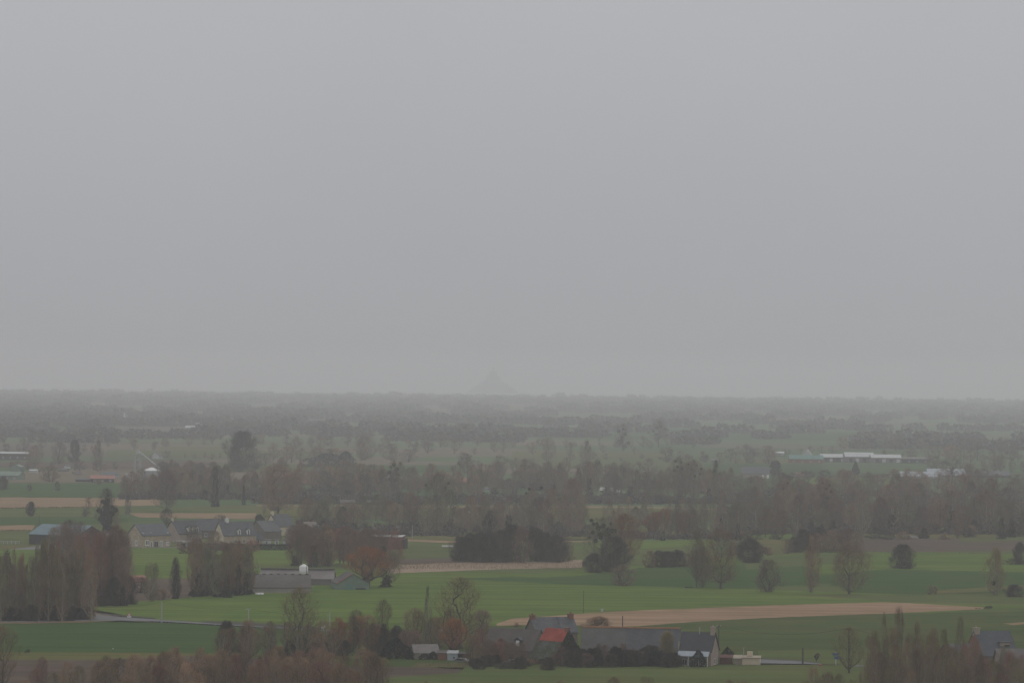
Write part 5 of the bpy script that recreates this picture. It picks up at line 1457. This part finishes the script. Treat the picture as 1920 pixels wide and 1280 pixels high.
for k in range(26):
    a = math.pi + (k + .5) / 26 * math.pi
    r = 122 - 18 * (k % 3)
    b = MB(); x, y = r * math.cos(a), r * math.sin(a) * .8
    z = 4 + 14 * (k % 3)
    b.box(x - 7, x + 7, y - 5, y + 5, z, z + 12); b.extrude_x([(y - 5.5, z + 12.01), (y + 5.5, z + 12.01), (y, z + 17)], x - 7.5, x + 7.5)
    b.build('town_house', M['stone'], ai)
b = MB()
for k in range(30):
    a0, a1 = math.pi + k / 30 * math.pi, math.pi + (k + 1) / 30 * math.pi
    p = [(148 * math.cos(t), 148 * math.sin(t) * .8) for t in (a0, a1)]; q = [(145 * math.cos(t), 145 * math.sin(t) * .8) for t in (a0, a1)]
    b.hexa([(*p[0], -1), (*p[1], -1), (*q[1], -1), (*q[0], -1), (*p[0], 12), (*p[1], 12), (*q[1], 12), (*q[0], 12)])
b.build('rampart', M['stone'], ai)

# ------------------------------------------------------------------ poles, wires, signs
def pole(px, py, hp, mat, label, r=.13, arm=0.0, group=None, top=True):
    s = S(px, py); H = hp * s
    root = empty('utility_pole', P(px, py)); tag(root, label, 'utility pole', group)
    b = MB(); b.tube((0, 0, -.2), (0, 0, H), r * 1.25, r * .85, 8); b.build('post', M[mat], root)
    if arm:
        b = MB(); b.box(-arm / 2, arm / 2, -.07, .07, H - .35, H - .2); a = b.build('crossarm', M[mat], root)
        for xx in (-arm * .44, 0, arm * .44):
            b = MB(); b.tube((xx, 0, H - .199), (xx, 0, H + .02), .06, .045, 6); b.build('insulator', M['offwhite'], a)
    return root.location + Vector((0, 0, H))

def cable(a, b, sag, label, r=.022):
    m = MB(); n = 14; prev = None
    for i in range(n + 1):
        t = i / n
        p = a.lerp(b, t) - Vector((0, 0, sag * 4 * t * (1 - t)))
        if prev is not None: m.tube(prev, p, r, r, 4)
        prev = p
    return tag(m.build('cable', M['wire']), label, 'cable')
t1 = pole(166, 1166, 32, 'pole_grey', 'pale pole at the edge of the poplar grove', .14)
t2 = pole(303, 1172, 45, 'pole_grey', 'pale pole standing at the road in the near green field', .14)
t3 = pole(466, 1175, 35, 'pole_grey', 'slightly leaning pale pole left of the twin-trunked tree', .14, arm=1.0)
t4 = pole(618, 1178, 32, 'pole_grey', 'pale pole half hidden right of the twin-trunked tree', .13)
cable(t1, t2, .9, 'thin cable between the grove pole and the road pole')
cable(t2, t3, .9, 'thin cable between the road pole and the leaning pole')
cable(t3, t4, .9, 'thin cable between the leaning pole and the half-hidden pole')
pole(1311, 1252, 76, 'pole_grey', 'pale pole in front of the house with the white veranda', .12)
p5 = pole(1347, 1246, 74, 'pole_wood', 'dark thin pole behind the pinkish gable', .10, arm=.8)
pole(1167, 1200, 46, 'pole_wood', 'dark pole behind the long slate barn', .12)
pole(1394, 1250, 37, 'pole_grey', 'thin grey pole behind the cream garage', .07)
p6 = pole(1591, 1262, 85, 'pole_wood', 'wooden power pole with a crossarm inside the thin spreading tree', .15, arm=1.9)
p7 = pole(1505, 1251, 37, 'pole_wood', 'short dark post at the edge of the right-hand road', .17)
p8 = pole(1094, 1153, 46, 'pole_wood', 'faint thin pole in the broad green field', .06)
cable(p5, p6, 1.6, 'sagging cable from the thin pole to the wooden power pole')
cable(p6, p6 + Vector((26, -12, -1.0)), 1.4, 'sagging cable running right from the wooden power pole')
pole(74, 988, 22, 'pole_wood', 'thin dark pole behind the blue-roofed barn', .10)
pole(773, 1016, 33, 'pole_grey', 'pale thin pole right of the dark-red shed', .10)

def triangle_sign(px, py, side_px, post_px):
    s = S(px, py)
    root = empty('road_sign', P(px, py)); tag(root, 'white warning triangle with red border on a post beside the left road', 'road sign')
    H = post_px * s; a = side_px * s
    b = MB(); b.tube((0, 0, 0), (0, 0, H + a * .8), .035, .035, 6); b.build('post', M['galv'], root)
    h = a * .866
    def tri(z0, w, hh, y0, y1):
        m = MB(); m.add([(-w / 2, y0, z0), (w / 2, y0, z0), (0, y0, z0 + hh), (-w / 2, y1, z0), (w / 2, y1, z0), (0, y1, z0 + hh)],
                        [(0, 1, 2), (5, 4, 3), (0, 3, 4, 1), (1, 4, 5, 2), (2, 5, 3, 0)]); return m
    pl = tri(H, a, h, -.07, -.045).build('plate', M['sign_red'], root)
    tri(H + h * .14, a * .66, h * .62, -.085, -.072).build('panel', M['white'], pl)
    m = MB(); m.box(-.04, .04, -.095, -.087, H + h * .26, H + h * .55); m.build('symbol', M['wire'], pl)
    m = MB(); m.box(-a * .48, a * .48, -.07, -.045, H - a * .32, H - .04); m.build('plate', M['white'], root)
triangle_sign(242, 1163, 8.5, 9)

ds = empty('direction_sign', P(1567, 1253)); tag(ds, 'two blue direction panels on a pale post beside the right-hand road', 'direction sign')
s = S(1567, 1253)
b = MB(); b.tube((0, 0, 0), (0, 0, 31 * s), .09, .09, 8); b.build('post', M['offwhite'], ds)
b = MB(); b.box(-.75, .65, -.14, -.10, 25 * s, 30 * s); b.build('panel', M['sign_blue'], ds)
b = MB(); b.box(-.35, 1.15, -.14, -.10, 18 * s, 23.5 * s); b.build('panel', M['sign_blue'], ds)
mk = empty('marker_post', P(1538, 1254)); tag(mk, 'small red-topped marker post at the end of the right-hand road', 'marker post')
b = MB(); b.tube((0, 0, 0), (0, 0, .55), .12, .12, 8); b.build('post', M['offwhite'], mk)
b = MB(); b.tube((0, 0, .551), (0, 0, 1.05), .26, .24, 10); b.build('head', M['sign_red'], mk)
# small pollard beside the road
pb = empty('pollard_tree', P(1531, 1245)); tag(pb, 'tiny knob-headed pollard tree left of the blue direction panels', 'tree')
b = MB(); b.tube((0, 0, 0), (-.05, 0, 1.0), .14, .11, 8); b.tube((0, 0, .9), (-.45, 0, 1.9), .12, .2, 7); b.tube((0, 0, .9), (.35, 0, 1.8), .11, .18, 7); b.build('trunk', M['pole_wood'], pb)
child('crown', BALL[0], pb, (.20, .17, .12), (1.2, .9, .9), (.15, 0, 1.95))
for i, (x, y, hp, lb) in enumerate(((315, 1175, 3, 'tiny white marker at the field edge below the road pole'), (277, 1192, 2.5, 'tiny white marker in the near dark green field'), (212, 1222, 7, 'short white post low in the near dark green field'))):
    s = S(x, y); b = MB(); b.box(-.13, .13, -.06, .06, 0, hp * s); b.box(-.16, .16, -.09, .09, hp * s + .002, hp * s + .06)
    o = b.build('marker_stone' if i < 2 else 'marker_post', M['white']); o.location = P(x, y); tag(o, lb, 'marker')
s = S(1129, 1147)
b = MB(); b.box(-.28, .28, -.2, .2, .7, 1.1); b.box(-.22, .22, -.18, .18, 0, .698); b.box(-.3, .3, -.2, .2, 1.102, 1.3); o = b.build('field_marker', M['offwhite']); o.location = P(1129, 1150)
tag(o, 'small pale marker standing in the broad green field above the tan strip', 'marker')
s = S(607, 1181)
b = MB(); b.box(-.55, .1, -.3, .3, .3, 1.0); b.box(.05, .5, -.32, .28, .85, 1.25); b.box(-.45, -.3, -.2, .2, 0, .3); b.box(-.05, .1, -.2, .2, 0, .3); o = b.build('letter_box', M['white']); o.location = P(607, 1182)
tag(o, 'small white roadside box right of the twin-trunked tree', 'letter box')
b = MB(); b.box(-1.1, 1.1, -.5, .5, .35, .9); b.tube((-.7, -.55, .3), (-.7, .55, .3), .3, .3, 10); b.tube((.7, -.55, .3), (.7, .55, .3), .3, .3, 10); o = b.build('water_trough', M['dark_wood']); o.location = P(1291, 1105)
tag(o, 'low dark water trough at the foot of the tree pair', 'trough')
b = MB(); b.tube((0, -.2, .9), (0, .2, .9), .55, .55, 14); b.box(-.5, .5, -.3, .3, 0, .5); o = b.build('gas_tank', M['white']); o.location = P(826, 1188)
tag(o, 'small bright white tank behind the narrow spire-like tree', 'tank')

def car(px, py, body, label, yaw=0.0, name='parked_car'):
    root = empty(name, P(px, py), yaw); tag(root, label, 'car')
    prof = [(-2.1, .3), (2.1, .3), (2.15, .75), (1.9, .92), (1.1, 1.0), (.55, 1.42), (-1.0, 1.46), (-1.75, 1.05), (-2.12, .95)]
    b = MB(); n = len(prof)
    b.add([(x, -.85, z) for x, z in prof] + [(x, .85, z) for x, z in prof], [tuple(range(n)), tuple(range(n, 2 * n))[::-1]] + [(i, i + n, (i + 1) % n + n, (i + 1) % n) for i in range(n)])
    b.build('body', M[body], root)
    b = MB(); b.add([(-1.45, -.87, 1.0), (.85, -.87, 1.02), (.48, -.87, 1.36), (-.95, -.87, 1.38)], [(0, 1, 2, 3)]); b.build('window', M['glass'], root)
    b = MB(); b.add([(1.09, -.7, 1.03), (1.09, .7, 1.03), (.6, .6, 1.4), (.6, -.6, 1.4)], [(0, 1, 2, 3)]); b.build('windscreen', M['glass'], root)
    for x in (-1.35, 1.35):
        for y in (-.88, .68):
            b = MB(); b.tube((x, y, .32), (x, y + .2, .32), .32, .32, 14); w = b.build('wheel', M['tyre'], root)
            b = MB(); b.tube((x, y - .01, .32), (x, y + .21, .32), .17, .17, 10); b.build('rim', M['galv'], w)
    b = MB(); b.box(2.12, 2.17, -.7, -.4, .6, .75); b.build('headlight', M['white'], root)
    b = MB(); b.box(2.12, 2.17, .4, .7, .6, .75); b.build('headlight', M['white'], root)
car(688, 1233, 'car_red', 'dark red car parked under the reddish bushes', .1)
car(868, 1246, 'car_grey', 'silver-grey car standing under the dark carport', -.5)
car(966, 1248, 'car_grey', 'pale car parked in front of the slate farmhouse', .3)

# ------------------------------------------------------------------ the misty air
hz = MB(); hz.box(-14500, 14500, -4000, 30600, -2.0, 168.0)
haze_m = bpy.data.materials.new('mist')
haze_m.use_nodes = True
hn = haze_m.node_tree.nodes; hn.clear()
ho = hn.new('ShaderNodeOutputMaterial'); pv = hn.new('ShaderNodeVolumePrincipled')
pv.inputs['Color'].default_value = (0.965, 0.965, 1.0, 1)
pv.inputs['Density'].default_value = 1.95e-4
pv.inputs['Anisotropy'].default_value = 0.35
haze_m.node_tree.links.new(pv.outputs['Volume'], ho.inputs['Volume'])
haze = hz.build('haze', haze_m)
tag(haze, kind='stuff')
